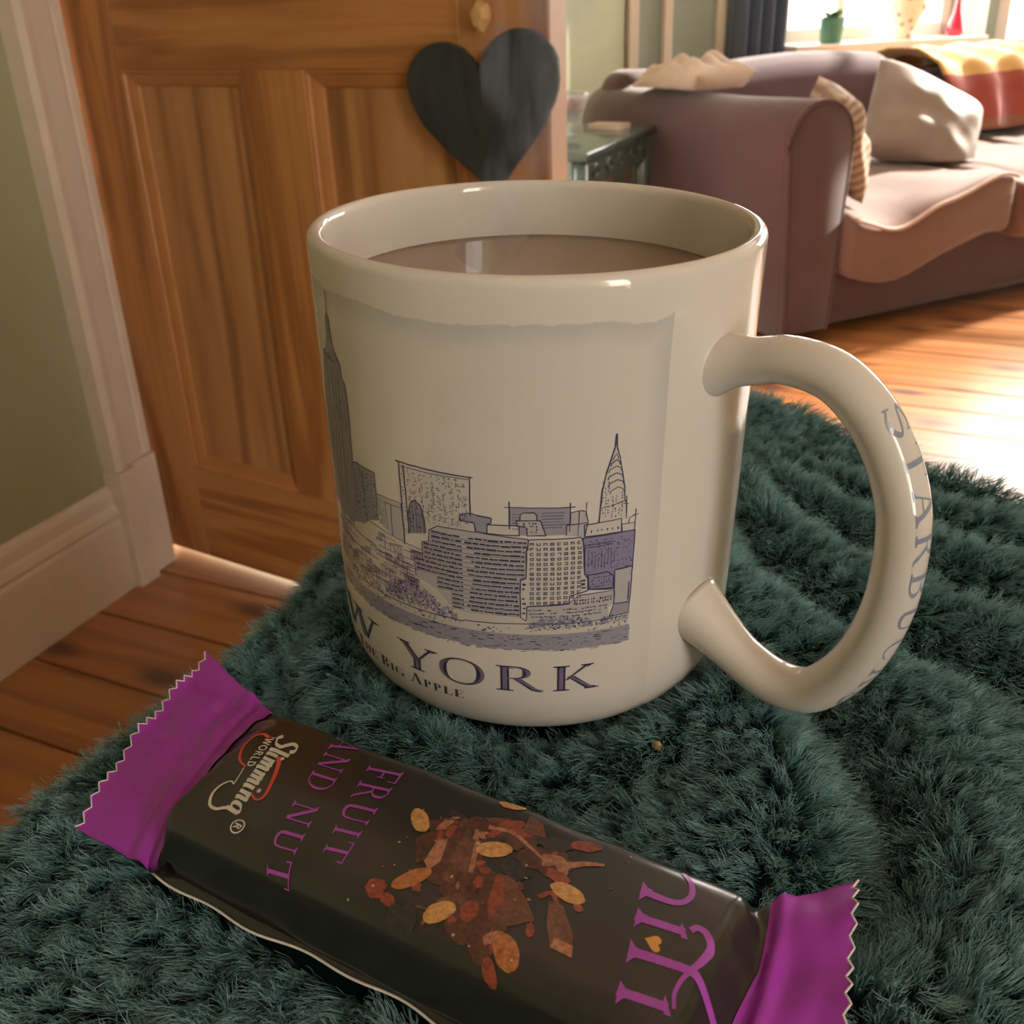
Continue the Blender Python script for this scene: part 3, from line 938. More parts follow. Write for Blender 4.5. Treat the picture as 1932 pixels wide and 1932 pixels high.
def glyph(ch, T=0.15, t=0.045, S=0.34):
    """quads and advance width of a roman capital, cap height 1"""
    q = []
    def stem(x, w=T, s=S):
        return slab(x, 0, x, 1, w) + serif(x, 0, s, True) + serif(x, 1, s, False)
    if ch == 'T':
        q = slab(0.45, 0, 0.45, 1, T) + serif(0.45, 0, S, True) + rect(0.02, 0.945, 0.88, 1) + slab(0.045, 0.76, 0.025, 1, 0.05) + slab(0.855, 0.76, 0.875, 1, 0.05); w = 0.90
    elif ch == 'H':
        q = stem(0.20) + stem(0.80) + rect(0.2, 0.49, 0.8, 0.54); w = 1.0
    elif ch == 'I':
        q = stem(0.20); w = 0.40
    elif ch == 'E':
        q = stem(0.20) + rect(0.2, 0.945, 0.70, 1) + rect(0.2, 0, 0.74, 0.055) + rect(0.2, 0.50, 0.56, 0.55) + slab(0.69, 0.76, 0.70, 1, 0.05) + slab(0.72, 0.0, 0.75, 0.26, 0.05) + slab(0.55, 0.41, 0.55, 0.64, 0.045); w = 0.80
    elif ch == 'F':
        q = stem(0.20) + rect(0.2, 0.945, 0.70, 1) + rect(0.2, 0.48, 0.56, 0.53) + slab(0.69, 0.74, 0.70, 1, 0.05) + slab(0.55, 0.39, 0.55, 0.62, 0.045); w = 0.74
    elif ch == 'L':
        q = stem(0.20) + rect(0.2, 0, 0.72, 0.055) + slab(0.70, 0.0, 0.73, 0.28, 0.05); w = 0.78
    elif ch == 'N':
        q = slab(0.20, 0, 0.20, 1, t * 1.3) + serif(0.20, 0, S * 0.9, True) + slab(0.82, 0.02, 0.82, 1, t * 1.3) + serif(0.82, 1, S * 0.9, False) + slab(0.80, 0, 0.17, 1, T * 1.15) + serif(0.14, 1, S * 0.6, False); w = 1.0
    elif ch == 'W':
        q = slab(0.34, 0, 0.12, 1, T) + slab(0.36, 0, 0.58, 1, t * 1.4) + slab(0.80, 0, 0.56, 1, T) + slab(0.82, 0, 1.04, 1, t * 1.4) + serif(0.12, 1, S, False) + serif(0.56, 1, S, False) + serif(1.04, 1, S * 0.85, False); w = 1.16
    elif ch == 'Y':
        q = slab(0.46, 0, 0.46, 0.46, T) + serif(0.46, 0, S, True) + slab(0.46, 0.42, 0.14, 1, T) + slab(0.49, 0.42, 0.80, 1, t * 1.4) + serif(0.14, 1, S, False) + serif(0.80, 1, S * 0.85, False); w = 0.92
    elif ch == 'O':
        q = oval(0.52, 0.5, 0.50, 0.52, T, t); w = 1.04
    elif ch == 'C' or ch == 'G':
        q = oval(0.52, 0.5, 0.50, 0.52, T, t, 0.75, 2 * PI - 0.75) + slab(0.90, 0.72, 0.92, 1.0, 0.045)
        if ch == 'G': q += slab(0.84, 0.05, 0.84, 0.42, T) + serif(0.84, 0.42, S, False)
        w = 1.0
    elif ch == 'R' or ch == 'P' or ch == 'B' or ch == 'D':
        q = stem(0.20)
        if ch == 'D':
            q += oval(0.34, 0.5, 0.56, 0.5, T, t, -PI / 2, PI / 2) + rect(0.2, 0.955, 0.36, 1) + rect(0.2, 0, 0.36, 0.045); w = 0.98
        else:
            q += oval(0.36, 0.745, 0.34, 0.255, T * 0.9, t, -PI / 2, PI / 2) + rect(0.2, 0.955, 0.37, 1) + rect(0.2, 0.49, 0.37, 0.535); w = 0.76
            if ch == 'B': q += oval(0.38, 0.265, 0.38, 0.265, T * 0.9, t, -PI / 2, PI / 2) + rect(0.2, 0, 0.39, 0.045); w = 0.82
            if ch == 'R': q += slab(0.80, 0.03, 0.44, 0.50, T * 0.95) + ribbon(bez([(0.72, 0.10), (0.82, 0.02), (0.94, 0.0)], 5), 0.08, 0.03); w = 0.92
    elif ch == 'K':
        q = stem(0.20) + slab(0.30, 0.42, 0.74, 1, t * 1.4) + slab(0.82, 0, 0.40, 0.56, T) + serif(0.74, 1, S * 0.8, False) + serif(0.84, 0, S * 0.9, True); w = 0.98
    elif ch == 'A':
        q = slab(0.12, 0, 0.45, 1, t * 1.4) + slab(0.78, 0, 0.43, 1.02, T) + rect(0.22, 0.30, 0.66, 0.345) + serif(0.12, 0, S * 0.8, True) + serif(0.80, 0, S, True); w = 0.92
    elif ch == 'U':
        q = slab(0.20, 0.3, 0.20, 1, T) + serif(0.20, 1, S, False) + slab(0.78, 0.3, 0.78, 1, t * 1.3) + serif(0.78, 1, S * 0.8, False)
        q += ribbon(bez([(0.20, 0.34), (0.24, 0.10), (0.48, 0.015), (0.72, 0.10), (0.78, 0.34)], 6), 0.14, 0.06); w = 0.98
    elif ch == 'S':
        q = ribbon(bez([(0.62, 0.80), (0.52, 0.95), (0.32, 0.97), (0.14, 0.84), (0.16, 0.66), (0.38, 0.53), (0.60, 0.42), (0.66, 0.24), (0.52, 0.05), (0.30, 0.02), (0.10, 0.16)], 6), 0, pen=2.4, thick=T, thin=t)
        q += slab(0.63, 0.70, 0.64, 0.97, 0.04) + slab(0.08, 0.03, 0.09, 0.30, 0.04); w = 0.76
    else:
        w = 0.45
    return q, w

def text_quads(s, T=0.15, gap=0.10, small=None):
    """lays out a line; `small` is the height of letters after the first of each word (small caps)"""
    out, x = [], 0.0
    first = True
    for ch in s:
        if ch == ' ':
            x += 0.42; first = True; continue
        k = 1.0 if (first or small is None) else small
        q, w = glyph(ch, T)
        out += [[(x + px * k, py * k) for px, py in quad] for quad in q]
        x += w * k + gap
        first = False
    return out, x - gap

class Decal:
    """flat print: polygons in the surface's own coordinates, cut fine and laid on it"""
    def __init__(self): self.polys = []
    def add(self, quads, f=None, mi=0, lift=0.0):
        for q in quads:
            self.polys.append(([f(*p) if f else p for p in q], mi, lift))
    def build(self, name, mats, parent, surf, base, cutx, cuty=None):
        bm = bmesh.new()
        lay = bm.faces.layers.float.new('lift')
        for q, mi, lift in self.polys:
            try:
                f = bm.faces.new([bm.verts.new((p[0], p[1], 0)) for p in q])
                f.material_index = mi; f[lay] = lift
            except ValueError:
                pass
        big = [f for f in bm.faces if len(f.verts) > 4]
        if big: bmesh.ops.triangulate(bm, faces=big)
        for ax, lst in ((0, cutx), (1, cuty or [])):
            for c in lst:
                co = [0, 0, 0]; no = [0, 0, 0]; co[ax] = c; no[ax] = 1
                bmesh.ops.bisect_plane(bm, geom=bm.verts[:] + bm.edges[:] + bm.faces[:], plane_co=co, plane_no=no, dist=1e-7)
        bm.normal_update()
        flip = [f for f in bm.faces if f.normal.z < 0]
        bmesh.ops.reverse_faces(bm, faces=flip)
        vl = {}
        for f in bm.faces:
            for v in f.verts: vl[v] = f[lay]
        for v in bm.verts:
            v.co = surf(v.co.x, v.co.y, base + vl.get(v, 0.0))
        me = bpy.data.meshes.new(name)
        bm.to_mesh(me); bm.free()
        for m_ in mats: me.materials.append(m_)
        me.polygons.foreach_set('use_smooth', [True] * len(me.polygons))
        return link(name, me, None, parent)

# ================================================================== MUG
MUG_H = 0.0974
MUG_B = Vector((0.0046, 0.2090, 0.7448))
mug = empty('mug', MUG_B)
mug.matrix_world = Matrix(((0.9997, 0.0005, 0.0229, MUG_B.x), (0.0, 0.9997, -0.0226, MUG_B.y), (-0.0229, 0.0226, 0.9995, MUG_B.z), (0, 0, 0, 1)))
tag(mug, 'large cream white mug printed with a blue ink city skyline', 'mug')
def mug_r(z):
    return 0.045 - 0.014 * (MUG_H - z)
# glazed cream ceramic with the grey watercolour border of the print
cer, nt, b = new_mat('cream_glaze')
tc = nt.nodes.new('ShaderNodeTexCoord'); sx = nt.nodes.new('ShaderNodeSeparateXYZ'); nt.links.new(tc.outputs['Object'], sx.inputs[0])
def mth(op, a, b_=None, c=None):
    n_ = nt.nodes.new('ShaderNodeMath'); n_.operation = op
    for i, v_ in enumerate((a, b_, c)):
        if v_ is None: continue
        if isinstance(v_, (int, float)): n_.inputs[i].default_value = v_
        else: nt.links.new(v_, n_.inputs[i])
    return n_.outputs[0]
ny = mth('MULTIPLY', sx.outputs['Y'], -1.0)
th_ = mth('ARCTAN2', sx.outputs['X'], ny)
nz = N(nt, 'ShaderNodeTexNoise', Scale=150.0, Detail=3.0, Roughness=0.6); nt.links.new(tc.outputs['Object'], nz.inputs['Vector'])
nz2 = N(nt, 'ShaderNodeTexNoise', Scale=40.0, Detail=2.0); nt.links.new(tc.outputs['Object'], nz2.inputs['Vector'])
wob = mth('MULTIPLY_ADD', nz.outputs['Fac'], 0.0030, -0.0015)
wob2 = mth('MULTIPLY_ADD', nz2.outputs['Fac'], 0.0040, -0.0020)
wv_ = mth('ADD', wob, wob2)
dx = mth('SUBTRACT', mth('MULTIPLY', mth('SUBTRACT', 0.507, th_), 0.0445), mth('MULTIPLY', wob2, 0.35))       # distance inside the right border
dz = mth('ADD', mth('SUBTRACT', 0.0900, sx.outputs['Z']), wv_)                # distance below the top border
dd = mth('MINIMUM', dx, dz)
band = N(nt, 'ShaderNodeMapRange'); band.interpolation_type = 'SMOOTHSTEP'
band.inputs['From Min'].default_value = 0.0; band.inputs['From Max'].default_value = 0.00035
nt.links.new(dd, band.inputs['Value'])
fade = N(nt, 'ShaderNodeMapRange'); fade.interpolation_type = 'SMOOTHSTEP'
fade.inputs['From Min'].default_value = 0.0; fade.inputs['From Max'].default_value = 0.0055; fade.inputs['To Min'].default_value = 1.0; fade.inputs['To Max'].default_value = 0.26
nt.links.new(dd, fade.inputs['Value'])
low = N(nt, 'ShaderNodeMapRange'); low.inputs['From Min'].default_value = 0.030; low.inputs['From Max'].default_value = 0.075; low.inputs['To Min'].default_value = 0.25
nt.links.new(sx.outputs['Z'], low.inputs['Value'])
left = N(nt, 'ShaderNodeMapRange'); left.inputs['From Min'].default_value = -1.75; left.inputs['From Max'].default_value = -1.70
nt.links.new(th_, left.inputs['Value'])
rr = mth('SQRT', mth('ADD', mth('MULTIPLY', sx.outputs['X'], sx.outputs['X']), mth('MULTIPLY', sx.outputs['Y'], sx.outputs['Y'])))
outm = mth('GREATER_THAN', rr, 0.0431)
wash = mth('MULTIPLY', mth('MULTIPLY', band.outputs[0], fade.outputs[0]), mth('MULTIPLY', left.outputs[0], mth('MULTIPLY', outm, low.outputs[0])))
wash = mth('MULTIPLY', wash, 0.62)
mxw = N(nt, 'ShaderNodeMix'); mxw.data_type = 'RGBA'
nt.links.new(wash, mxw.inputs['Factor'])
mxw.inputs[6].default_value = (0.66, 0.592, 0.54, 1); mxw.inputs[7].default_value = (0.40, 0.39, 0.38, 1)
nt.links.new(mxw.outputs[2], b.inputs['Base Color'])
b.inputs['Roughness'].default_value = 0.035
b.inputs['Specular IOR Level'].default_value = 0.55
b.inputs['Coat Weight'].default_value = 0.0
b.inputs['Subsurface Weight'].default_value = 0.0
prof = [(0.0, 0.0030), (0.0300, 0.0030), (0.0315, 0.0006), (0.0332, 0.0002)]
for i in range(1, 13):
    a = i / 12 * PI / 2
    prof.append((mug_r(0.0145) - 0.0095 + 0.0095 * math.sin(a), 0.0145 - 0.0140 * math.cos(a)))
for i in range(1, 25):
    z = 0.0145 + (0.0955 - 0.0145) * i / 24
    prof.append((mug_r(z), z))
R0 = mug_r(0.0955); TW = 0.0032
for i in range(1, 9):
    a = i / 9 * PI
    prof.append((R0 - TW / 2 + TW / 2 * math.cos(a), 0.0957 + 0.0017 * math.sin(a)))
for i in range(0, 20):
    z = 0.0955 - (0.0955 - 0.012) * i / 19
    prof.append((mug_r(z) - TW - 0.0003 * i / 19, z))
prof += [(0.0370, 0.0075), (0.033, 0.0062), (0.0, 0.0060)]
lathe('body', prof, 192, cer, mug)
# handle
HPHI = math.radians(48)
hc = [(41.5, 77.0), (46.0, 78.2), (50.8, 79.2), (57.0, 80.7), (65.2, 79.8), (71.9, 75.4), (77.0, 68.7), (80.4, 60.7), (81.6, 52.9), (81.5, 42.7), (79.8, 33.9), (76.9, 26.1), (72.2, 19.0), (67.9, 15.6), (61.4, 14.9), (54.5, 17.2), (47.5, 21.2), (41.0, 25.0)]
HP = bez([(r / 1000, z / 1000) for r, z in hc], 8)
HLEN = [0.0]
for p_, q_ in zip(HP[:-1], HP[1:]): HLEN.append(HLEN[-1] + math.hypot(q_[0] - p_[0], q_[1] - p_[1]))
HU = Vector((math.sin(HPHI), -math.cos(HPHI), 0)); HB = Vector((-math.cos(HPHI), -math.sin(HPHI), 0))   # HB points to the viewer's side
def handle_frame(s):
    s = min(max(s, 0), HLEN[-1])
    i = min(max(np.searchsorted(HLEN, s) - 1, 0), len(HP) - 2)
    f_ = (s - HLEN[i]) / (HLEN[i + 1] - HLEN[i])
    def tg(i_):
        a = HP[max(i_ - 1, 0)]; c = HP[min(i_ + 1, len(HP) - 1)]
        d = Vector((c[0] - a[0], c[1] - a[1])); return d.normalized()
    t = tg(i).lerp(tg(i + 1), f_).normalized()
    p = Vector(HP[i]).lerp(Vector(HP[i + 1]), f_)
    nrm = Vector((-t.y, t.x)) * 1.0            # left of travel: outwards
    c = HU * p.x + Vector((0, 0, p.y))
    n3 = HU * nrm.x + Vector((0, 0, nrm.y))
    e = s / HLEN[-1]
    fl0 = max(0, 1 - s / 0.011); fl1 = max(0, 1 - (HLEN[-1] - s) / 0.016)
    a_ = 0.0041 + 0.0030 * fl0 ** 2 + 0.0026 * fl1 ** 1.6 + 0.0004 * math.sin(e * PI)
    b__ = 0.0050 + 0.0034 * fl0 ** 2 + 0.0030 * fl1 ** 1.6
    return c, n3, a_, b__
def handle_surf(s, w, off):
    c, n3, a_, b__ = handle_frame(s)
    k = max(-0.98, min(0.98, w / b__))
    return c + n3 * (a_ * math.sqrt(1 - k * k)) + HB * w + (n3 * math.sqrt(1 - k * k) + HB * k).normalized() * off
verts, faces = [], []
NS, NK = 110, 28
for i in range(NS + 1):
    c, n3, a_, b__ = handle_frame(HLEN[-1] * i / NS)
    for k in range(NK):
        an = 2 * PI * k / NK
        verts.append(c + n3 * (a_ * math.cos(an)) + HB * (b__ * math.sin(an)))
for i in range(NS):
    for k in range(NK):
        l = (k + 1) % NK
        faces.append((i * NK + k, i * NK + l, (i + 1) * NK + l, (i + 1) * NK + k))
faces += [tuple(range(NK)), tuple(range(NS * NK, NS * NK + NK))]
me = pymesh('handle', verts, faces)
bm = bmesh.new(); bm.from_mesh(me); bmesh.ops.recalc_face_normals(bm, faces=bm.faces[:]); bm.to_mesh(me); bm.free()
cer2 = plain('cream_glaze_handle', (0.66, 0.592, 0.54), 0.035, 0.55)
handle = link('handle', me, cer2, mug, True)

# ---- print inks
def ink(name, col, rough=0.12):
    return plain(name, col, rough, 0.5)
INK = [ink('ink_navy', (0.055, 0.052, 0.105)), ink('ink_lavender', (0.30, 0.275, 0.335)), ink('ink_grey', (0.235, 0.225, 0.265)), ink('ink_pale', (0.55, 0.49, 0.45)), ink('ink_violet', (0.245, 0.215, 0.33)), ink('ink_mid', (0.43, 0.395, 0.40))]
NAVY, LAV, GREY, PALE, VIO, MID = range(6)
def mug_surf(x, y, off):
    th = math.radians(x); z = y / 1000
    r = mug_r(z) + off
    if z < 0.0145:
        r = mug_r(0.0145) + off - 0.0095 * (1 - math.sin(math.acos(max(0, min(1, (0.0145 - z) / 0.0140)))))
    return Vector((r * math.sin(th), -r * math.cos(th), z))
sky = Decal()
rs = random.Random(5)
DEG = 1.274                                   # degrees per millimetre of arc
def poly(pts, mi, lift=0.0): sky.add([pts], None, mi, lift)
def stroke(pts, w=0.22, mi=NAVY, lift=3e-5, jit=0.10, over=0.0):
    P = []
    for i in range(len(pts) - 1):
        (x0, y0), (x1, y1) = pts[i], pts[i + 1]
        L_ = math.hypot((x1 - x0) / DEG, y1 - y0); k = max(1, int(L_ / 1.6))
        for j in range(k):
            t = j / k
            P.append((x0 + (x1 - x0) * t + rs.uniform(-jit, jit) * DEG * 0.6, y0 + (y1 - y0) * t + rs.uniform(-jit, jit) * 0.6))
    P.append(pts[-1])
    if over:
        a, c = P[0], P[1]
        P[0] = (a[0] + (a[0] - c[0]) * over, a[1] + (a[1] - c[1]) * over)
        a, c = P[-1], P[-2]
        P[-1] = (a[0] + (a[0] - c[0]) * over, a[1] + (a[1] - c[1]) * over)
    q = ribbon([(x / DEG, y) for x, y in P], w * rs.uniform(0.8, 1.2), w * rs.uniform(0.6, 1.1))
    sky.add([[(x * DEG, y) for x, y in qq] for qq in q], None, mi, lift)
def outline(pts, w=0.22, over=0.0, close=True):
    P = pts + [pts[0]] if close else pts
    for a, c in zip(P[:-1], P[1:]):
        stroke([a, c], w, over=over)
def dash(x, y, wmm, hmm, mi=NAVY, lift=3e-5):
    w = wmm * DEG
    sky.add(rect(x - w / 2, y - hmm / 2, x + w / 2, y + hmm / 2), None, mi, lift)
def windows(x0, x1, y0, y1, nx, ny, w, h, prob=0.9, mi=NAVY):
    for i in range(nx):
        for j in range(ny):
            if rs.random() < prob:
                dash(x0 + (x1 - x0) * (i + 0.5) / nx + rs.uniform(-.15, .15), y0 + (y1 - y0) * (j + 0.5) / ny + rs.uniform(-.08, .08), w * rs.uniform(0.7, 1.25), h * rs.uniform(0.6, 1.2), mi)
# tall stepped tower with mast
esb = [(-74, 44.5), (-74.2, 52), (-73.0, 62), (-70.5, 69), (-67.6, 75.4), (-67.2, 76.8), (-64.6, 77.9), (-63.0, 80.8), (-62.3, 84.4), (-61.3, 85.3), (-60.3, 84.6), (-60.2, 81.8), (-59.4, 78.9), (-57.4, 77.4), (-56.3, 76.5), (-56.0, 73.3), (-54.6, 73.1), (-54.1, 68.7), (-54.5, 62.2), (-54.8, 56.5), (-54.5, 50), (-54.9, 47.2), (-52.2, 44.5), (-60, 42.5), (-68.6, 44.1)]
poly(esb, GREY); outline(esb[1:22], 0.2, close=False)
stroke([(-61.3, 85.2), (-60.9, 89.6)], 0.2)
for xa, xb in ((-70.5, -65), (-67, -62.0), (-63.8, -60.0), (-60.2, -58.2)):
    stroke([(xa, 46.5), (xb - 1.0, 62), (xb, 75)], 0.14)
stroke([(-58.2, 73.0), (-58.6, 66), (-55, 65.4)], 0.16); stroke([(-72, 66), (-63, 65)], 0.14)
for yy_ in (80.6, 82.2, 83.6): stroke([(-62.8, yy_), (-60.1, yy_ - 0.2)], 0.12)
for k in range(7): stroke([(-67 + k * 0.6, 76.4 - k * 0.05), (-61.5 + k * 0.55, 77.6 - 0.25 * k)], 0.10)
for k in range(140):
    y = rs.uniform(45, 74); dash(rs.uniform(-72 + (y - 45) * 0.14, -55.3), y, 0.12, rs.uniform(0.3, 0.9), GREY if rs.random() < 0.4 else NAVY)
# dark slab beside it
B_ = [(-54.6, 56.9), (-53.1, 57.5), (-45.1, 57.3), (-45.1, 47.1), (-48.6, 46.2), (-52.3, 44.1), (-54.9, 47.2)]
poly(B_, GREY, 1e-5); outline(B_[:4], 0.24, close=False); stroke([(-52.2, 57.2), (-50.3, 54.6), (-50.2, 45.4)], 0.26)
for k in range(160): dash(rs.uniform(-54.4, -45.6), rs.uniform(46.8, 56.8), rs.uniform(0.1, 0.35), rs.uniform(0.1, 0.35), NAVY)
# pale low block
C_ = [(-44.9, 53.0), (-36.5, 53.0), (-36.2, 44.8), (-40.0, 45.0), (-42.4, 45.9), (-44.9, 46.7)]
poly(C_, MID, 0); outline(C_[:3], 0.17, close=False); stroke([(-42.2, 51.9), (-36.6, 52.0)], 0.16); stroke([(-42.0, 52), (-41.8, 46)], 0.16); stroke([(-40.0, 51.8), (-40.2, 45.1)], 0.2)
windows(-44.6, -42.5, 46.8, 52.6, 3, 12, 0.28, 0.22)
# big slab tower with ruled grid
D_ = [(-36.2, 61.3), (-17.4, 61.3), (-17.4, 53.0), (-16, 50.2), (-26.4, 49.6), (-35.4, 46.9), (-36.2, 44.8)]
poly(D_, PALE, 0)
stroke([(-36.2, 44.8), (-36.2, 61.3)], 0.3, over=0.3); stroke([(-37.2, 61.7), (-16.6, 61.35)], 0.28); stroke([(-36, 60.9), (-17.6, 60.9)], 0.14); stroke([(-17.4, 61.6), (-17.5, 53.6)], 0.28)
stroke([(-34.9, 61.2), (-34.5, 47.0)], 0.3); windows(-36.0, -35.0, 46, 61, 2, 22, 0.16, 0.3, 0.7)
for k in range(10):
    xx = -33.4 + k * 1.62
    for j in range(24):
        y = 51.5 + j * 0.39
        if y > 60.6: continue
        if rs.random() < 0.62: dash(xx + rs.uniform(-.5, .5), y, rs.uniform(0.25, 0.7), 0.13)
        if rs.random() < 0.45: dash(xx + rs.uniform(-.6, .6), y, 0.11, rs.uniform(0.3, 0.8))
windows(-29, -18, 50.6, 52.8, 14, 6, 0.3, 0.12, 0.5)
# arched tower in front
E_ = [(-34.7, 47.0), (-34.4, 51.6), (-33.6, 53.6), (-32.2, 54.6), (-30.7, 53.8), (-29.8, 51.6), (-29.5, 48.2)]
poly(E_, GREY, 1.2e-5); outline(E_, 0.28, close=False)
for k in range(5): stroke([(-34 + k, 47.6), (-33.9 + k * 0.95, 52.2)], 0.14)
for k in range(34): dash(rs.uniform(-34.2, -29.9), rs.uniform(48, 53), 0.2, 0.3)
# roof blocks in the middle
R1 = [(-20.2, 52.4), (-20.0, 53.6), (-17.6, 54.2), (-15.9, 53.9), (-12.4, 53.6), (-12.6, 52.5), (-13.5, 52.3), (-13.6, 50.4), (-16.3, 50.5), (-16.6, 52.2)]
poly(R1, LAV, 1.2e-5); outline(R1, 0.26)
K_ = [(-13.5, 52.2), (-6.0, 52.4), (-5.9, 50.3), (-13.6, 50.4)]
poly(K_, PALE, 1.2e-5); outline(K_, 0.22)
J_ = [(-8.2, 56.0), (5.9, 56.0), (5.8, 50.4), (-8.2, 50.4)]
poly(J_, LAV, 0); stroke([(-9.3, 56.05), (7.1, 56.0)], 0.2); stroke([(-8.2, 57.2), (-8.2, 51.6)], 0.24); stroke([(5.9, 57.0), (5.8, 51)], 0.22)
for y in (55.0, 54.4, 53.8, 53.2, 52.6, 52.0): stroke([(-0.8, y), (rs.uniform(3.2, 5.2), y)], 0.13); stroke([(-7.6, y - 0.3), (-5.8, y - 0.3)], 0.11)
J2 = [(-5.7, 53.6), (-5.6, 54.7), (-4.8, 55.1), (-2.4, 55.1), (-1.8, 54.6), (-1.8, 53.6), (-1.0, 53.4), (0.3, 50.4), (-4.1, 50.3), (-4.3, 52.1), (-6.5, 52.3), (-6.6, 53.3)]
poly(J2, MID, 1.2e-5); outline(J2, 0.24); windows(-5.2, -1.6, 50.8, 53.2, 5, 4, 0.3, 0.32, 0.7); stroke([(-6.5, 53.4), (-1.0, 53.5)], 0.22)
N_ = [(5.0, 50.2), (5.1, 52.5), (6.0, 52.7), (6.0, 54.9), (8.5, 55.2), (9.6, 54.9), (10.2, 52.7), (9.4, 49.7)]
poly(N_, MID, 1.2e-5); outline(N_, 0.22, close=False); stroke([(5.1, 52.4), (10.1, 52.6)], 0.22); stroke([(8.0, 55.1), (7.8, 50)], 0.18)
stroke([(9.7, 56.8), (9.6, 54)], 0.14)
# broad striped office block
F_ = [(-33.4, 38.0), (-33.4, 41.9), (-31.0, 42.1), (-30.8, 46.0), (-28.8, 46.5), (-28.6, 49.0), (-26.2, 50.3), (-16.0, 50.3), (-3.9, 49.5), (-3.9, 47.4), (-4.4, 47.1), (-4.4, 41.3), (-5.8, 41.1), (-5.8, 32.6), (-23.7, 33.4), (-27.5, 36.4)]
poly(F_, MID, 1.6e-5)
outline([(-33.4, 38.0), (-33.4, 41.9), (-31.0, 42.1), (-30.8, 46.0), (-28.8, 46.5), (-28.6, 49.0), (-26.2, 50.3), (-16.0, 50.4), (-3.9, 49.6), (-3.9, 47.4), (-4.4, 47.1), (-4.4, 41.3), (-5.8, 41.1), (-5.8, 32.6)], 0.22, close=False)
for j in range(17):
    y = 48.9 - j * 0.98
    xl = -28.3 if y > 46.3 else (-30.6 if y > 42.2 else (-33.2 if y > 39.2 else (-27.3 if y > 36.4 else -23.4)))
    xr = -4.2 if y > 47 else (-4.7 if y > 41.3 else -6.1)
    x = xl + 0.3
    while x < xr - 0.4:
        ln = rs.uniform(0.7, 2.6)
        if not (-20.2 < x < -19.4):
            xe = min(x + ln, xr)
            if x < -20.0 < xe: xe = -20.0
            dash((x + xe) / 2, y + rs.uniform(-.05, .05), (xe - x) / DEG, rs.uniform(0.30, 0.46), NAVY, 4.6e-5)
        x += ln + rs.uniform(0.08, 0.3)
    stroke([(xl, y - 0.42), (xr, y - 0.42)], 0.10, lift=4.6e-5)
# window-grid block
G_ = [(-3.7, 49.5), (8.6, 49.7), (9.5, 47.8), (9.7, 41.7), (10.5, 40.7), (10.6, 38.0), (6.2, 37.2), (6.0, 35.6), (-4.2, 35.1), (-4.4, 31.8), (-5.8, 32.6), (-5.8, 40.8), (-4.4, 41.3), (-4.2, 47.2)]
poly(G_, PALE, 1.8e-5); outline(G_, 0.24)
for i in range(8):
    for j in range(13):
        xx = -3.0 + i * 1.60 + 0.35 * min(j, 3) * (i / 7) * 0.2; y = 48.6 - j * 1.06
        if xx > 9.2 or (i > 5 and j > 11): continue
        for (dx_, dy_, w_, h_) in ((-0.30, 0, 0.17, 0.62), (0, 0.24, 0.72, 0.15), (0.30, 0, 0.15, 0.6), (0, -0.24, 0.6, 0.15)):
            if rs.random() < 0.9: dash(xx + dx_ * DEG, y + dy_, w_, h_, NAVY, 5e-5)
        dash(xx, y, 0.45, 0.36, MID if rs.random() < .6 else GREY, 4.7e-5)
windows(-5.6, -4.4, 33, 40.5, 1, 7, 0.6, 0.5)
windows(8.6, 10.4, 38.4, 40.8, 1, 3, 0.8, 0.5)
# violet block on the right and its neighbours
H_ = [(9.0, 49.5), (22.2, 49.6), (22.1, 41.8), (17.3, 41.7), (17.3, 37.6), (10.8, 38.2), (10.4, 41.6), (9.7, 41.7)]
poly(H_, VIO, 1.6e-5); outline(H_, 0.22); stroke([(9.6, 47.8), (17.2, 48.0)], 0.2); stroke([(10, 47.3), (16.6, 47.5)], 0.16)
for k in range(9): stroke([(10.6 + k * 0.8, rs.uniform(42.5, 44)), (10.6 + k * 0.8, rs.uniform(45, 47))], 0.12)
for k in range(120): dash(rs.uniform(10.4, 21.8), rs.uniform(42, 48.8), rs.uniform(0.1, 0.5), 0.14)
I_ = [(17.3, 41.7), (22.1, 41.9), (21.8, 33.9), (17.5, 34.2)]
poly(I_, MID, 2e-5); outline(I_, 0.24); stroke([(21.4, 38.5), (21.3, 34.4)], 0.3)
H2 = [(10.6, 41.4), (15.6, 41.6), (17.0, 40.6), (17.0, 37.8), (10.8, 38.3)]
poly(H2, VIO, 2e-5); outline(H2, 0.26); windows(10.8, 16.8, 38.4, 41, 10, 4, 0.25, 0.3, 0.6)
M_ = [(9.3, 52.1), (18.4, 52.5), (18.6, 49.7), (9.4, 49.7)]
poly(M_, PALE, 1.4e-5); outline(M_, 0.24); windows(10.5, 18.2, 50.2, 51.2, 6, 1, 0.25, 0.5)
M2 = [(18.6, 51.3), (22.1, 51.1), (22.0, 49.6), (18.7, 49.7)]
poly(M2, PALE, 1.4e-5); outline(M2, 0.2); stroke([(20.2, 51.2), (20.6, 52.4), (22.1, 52.8)], 0.22); stroke([(22.2, 54.0), (22.1, 50)], 0.18); stroke([(21.2, 52.7), (23, 52.8)], 0.14)
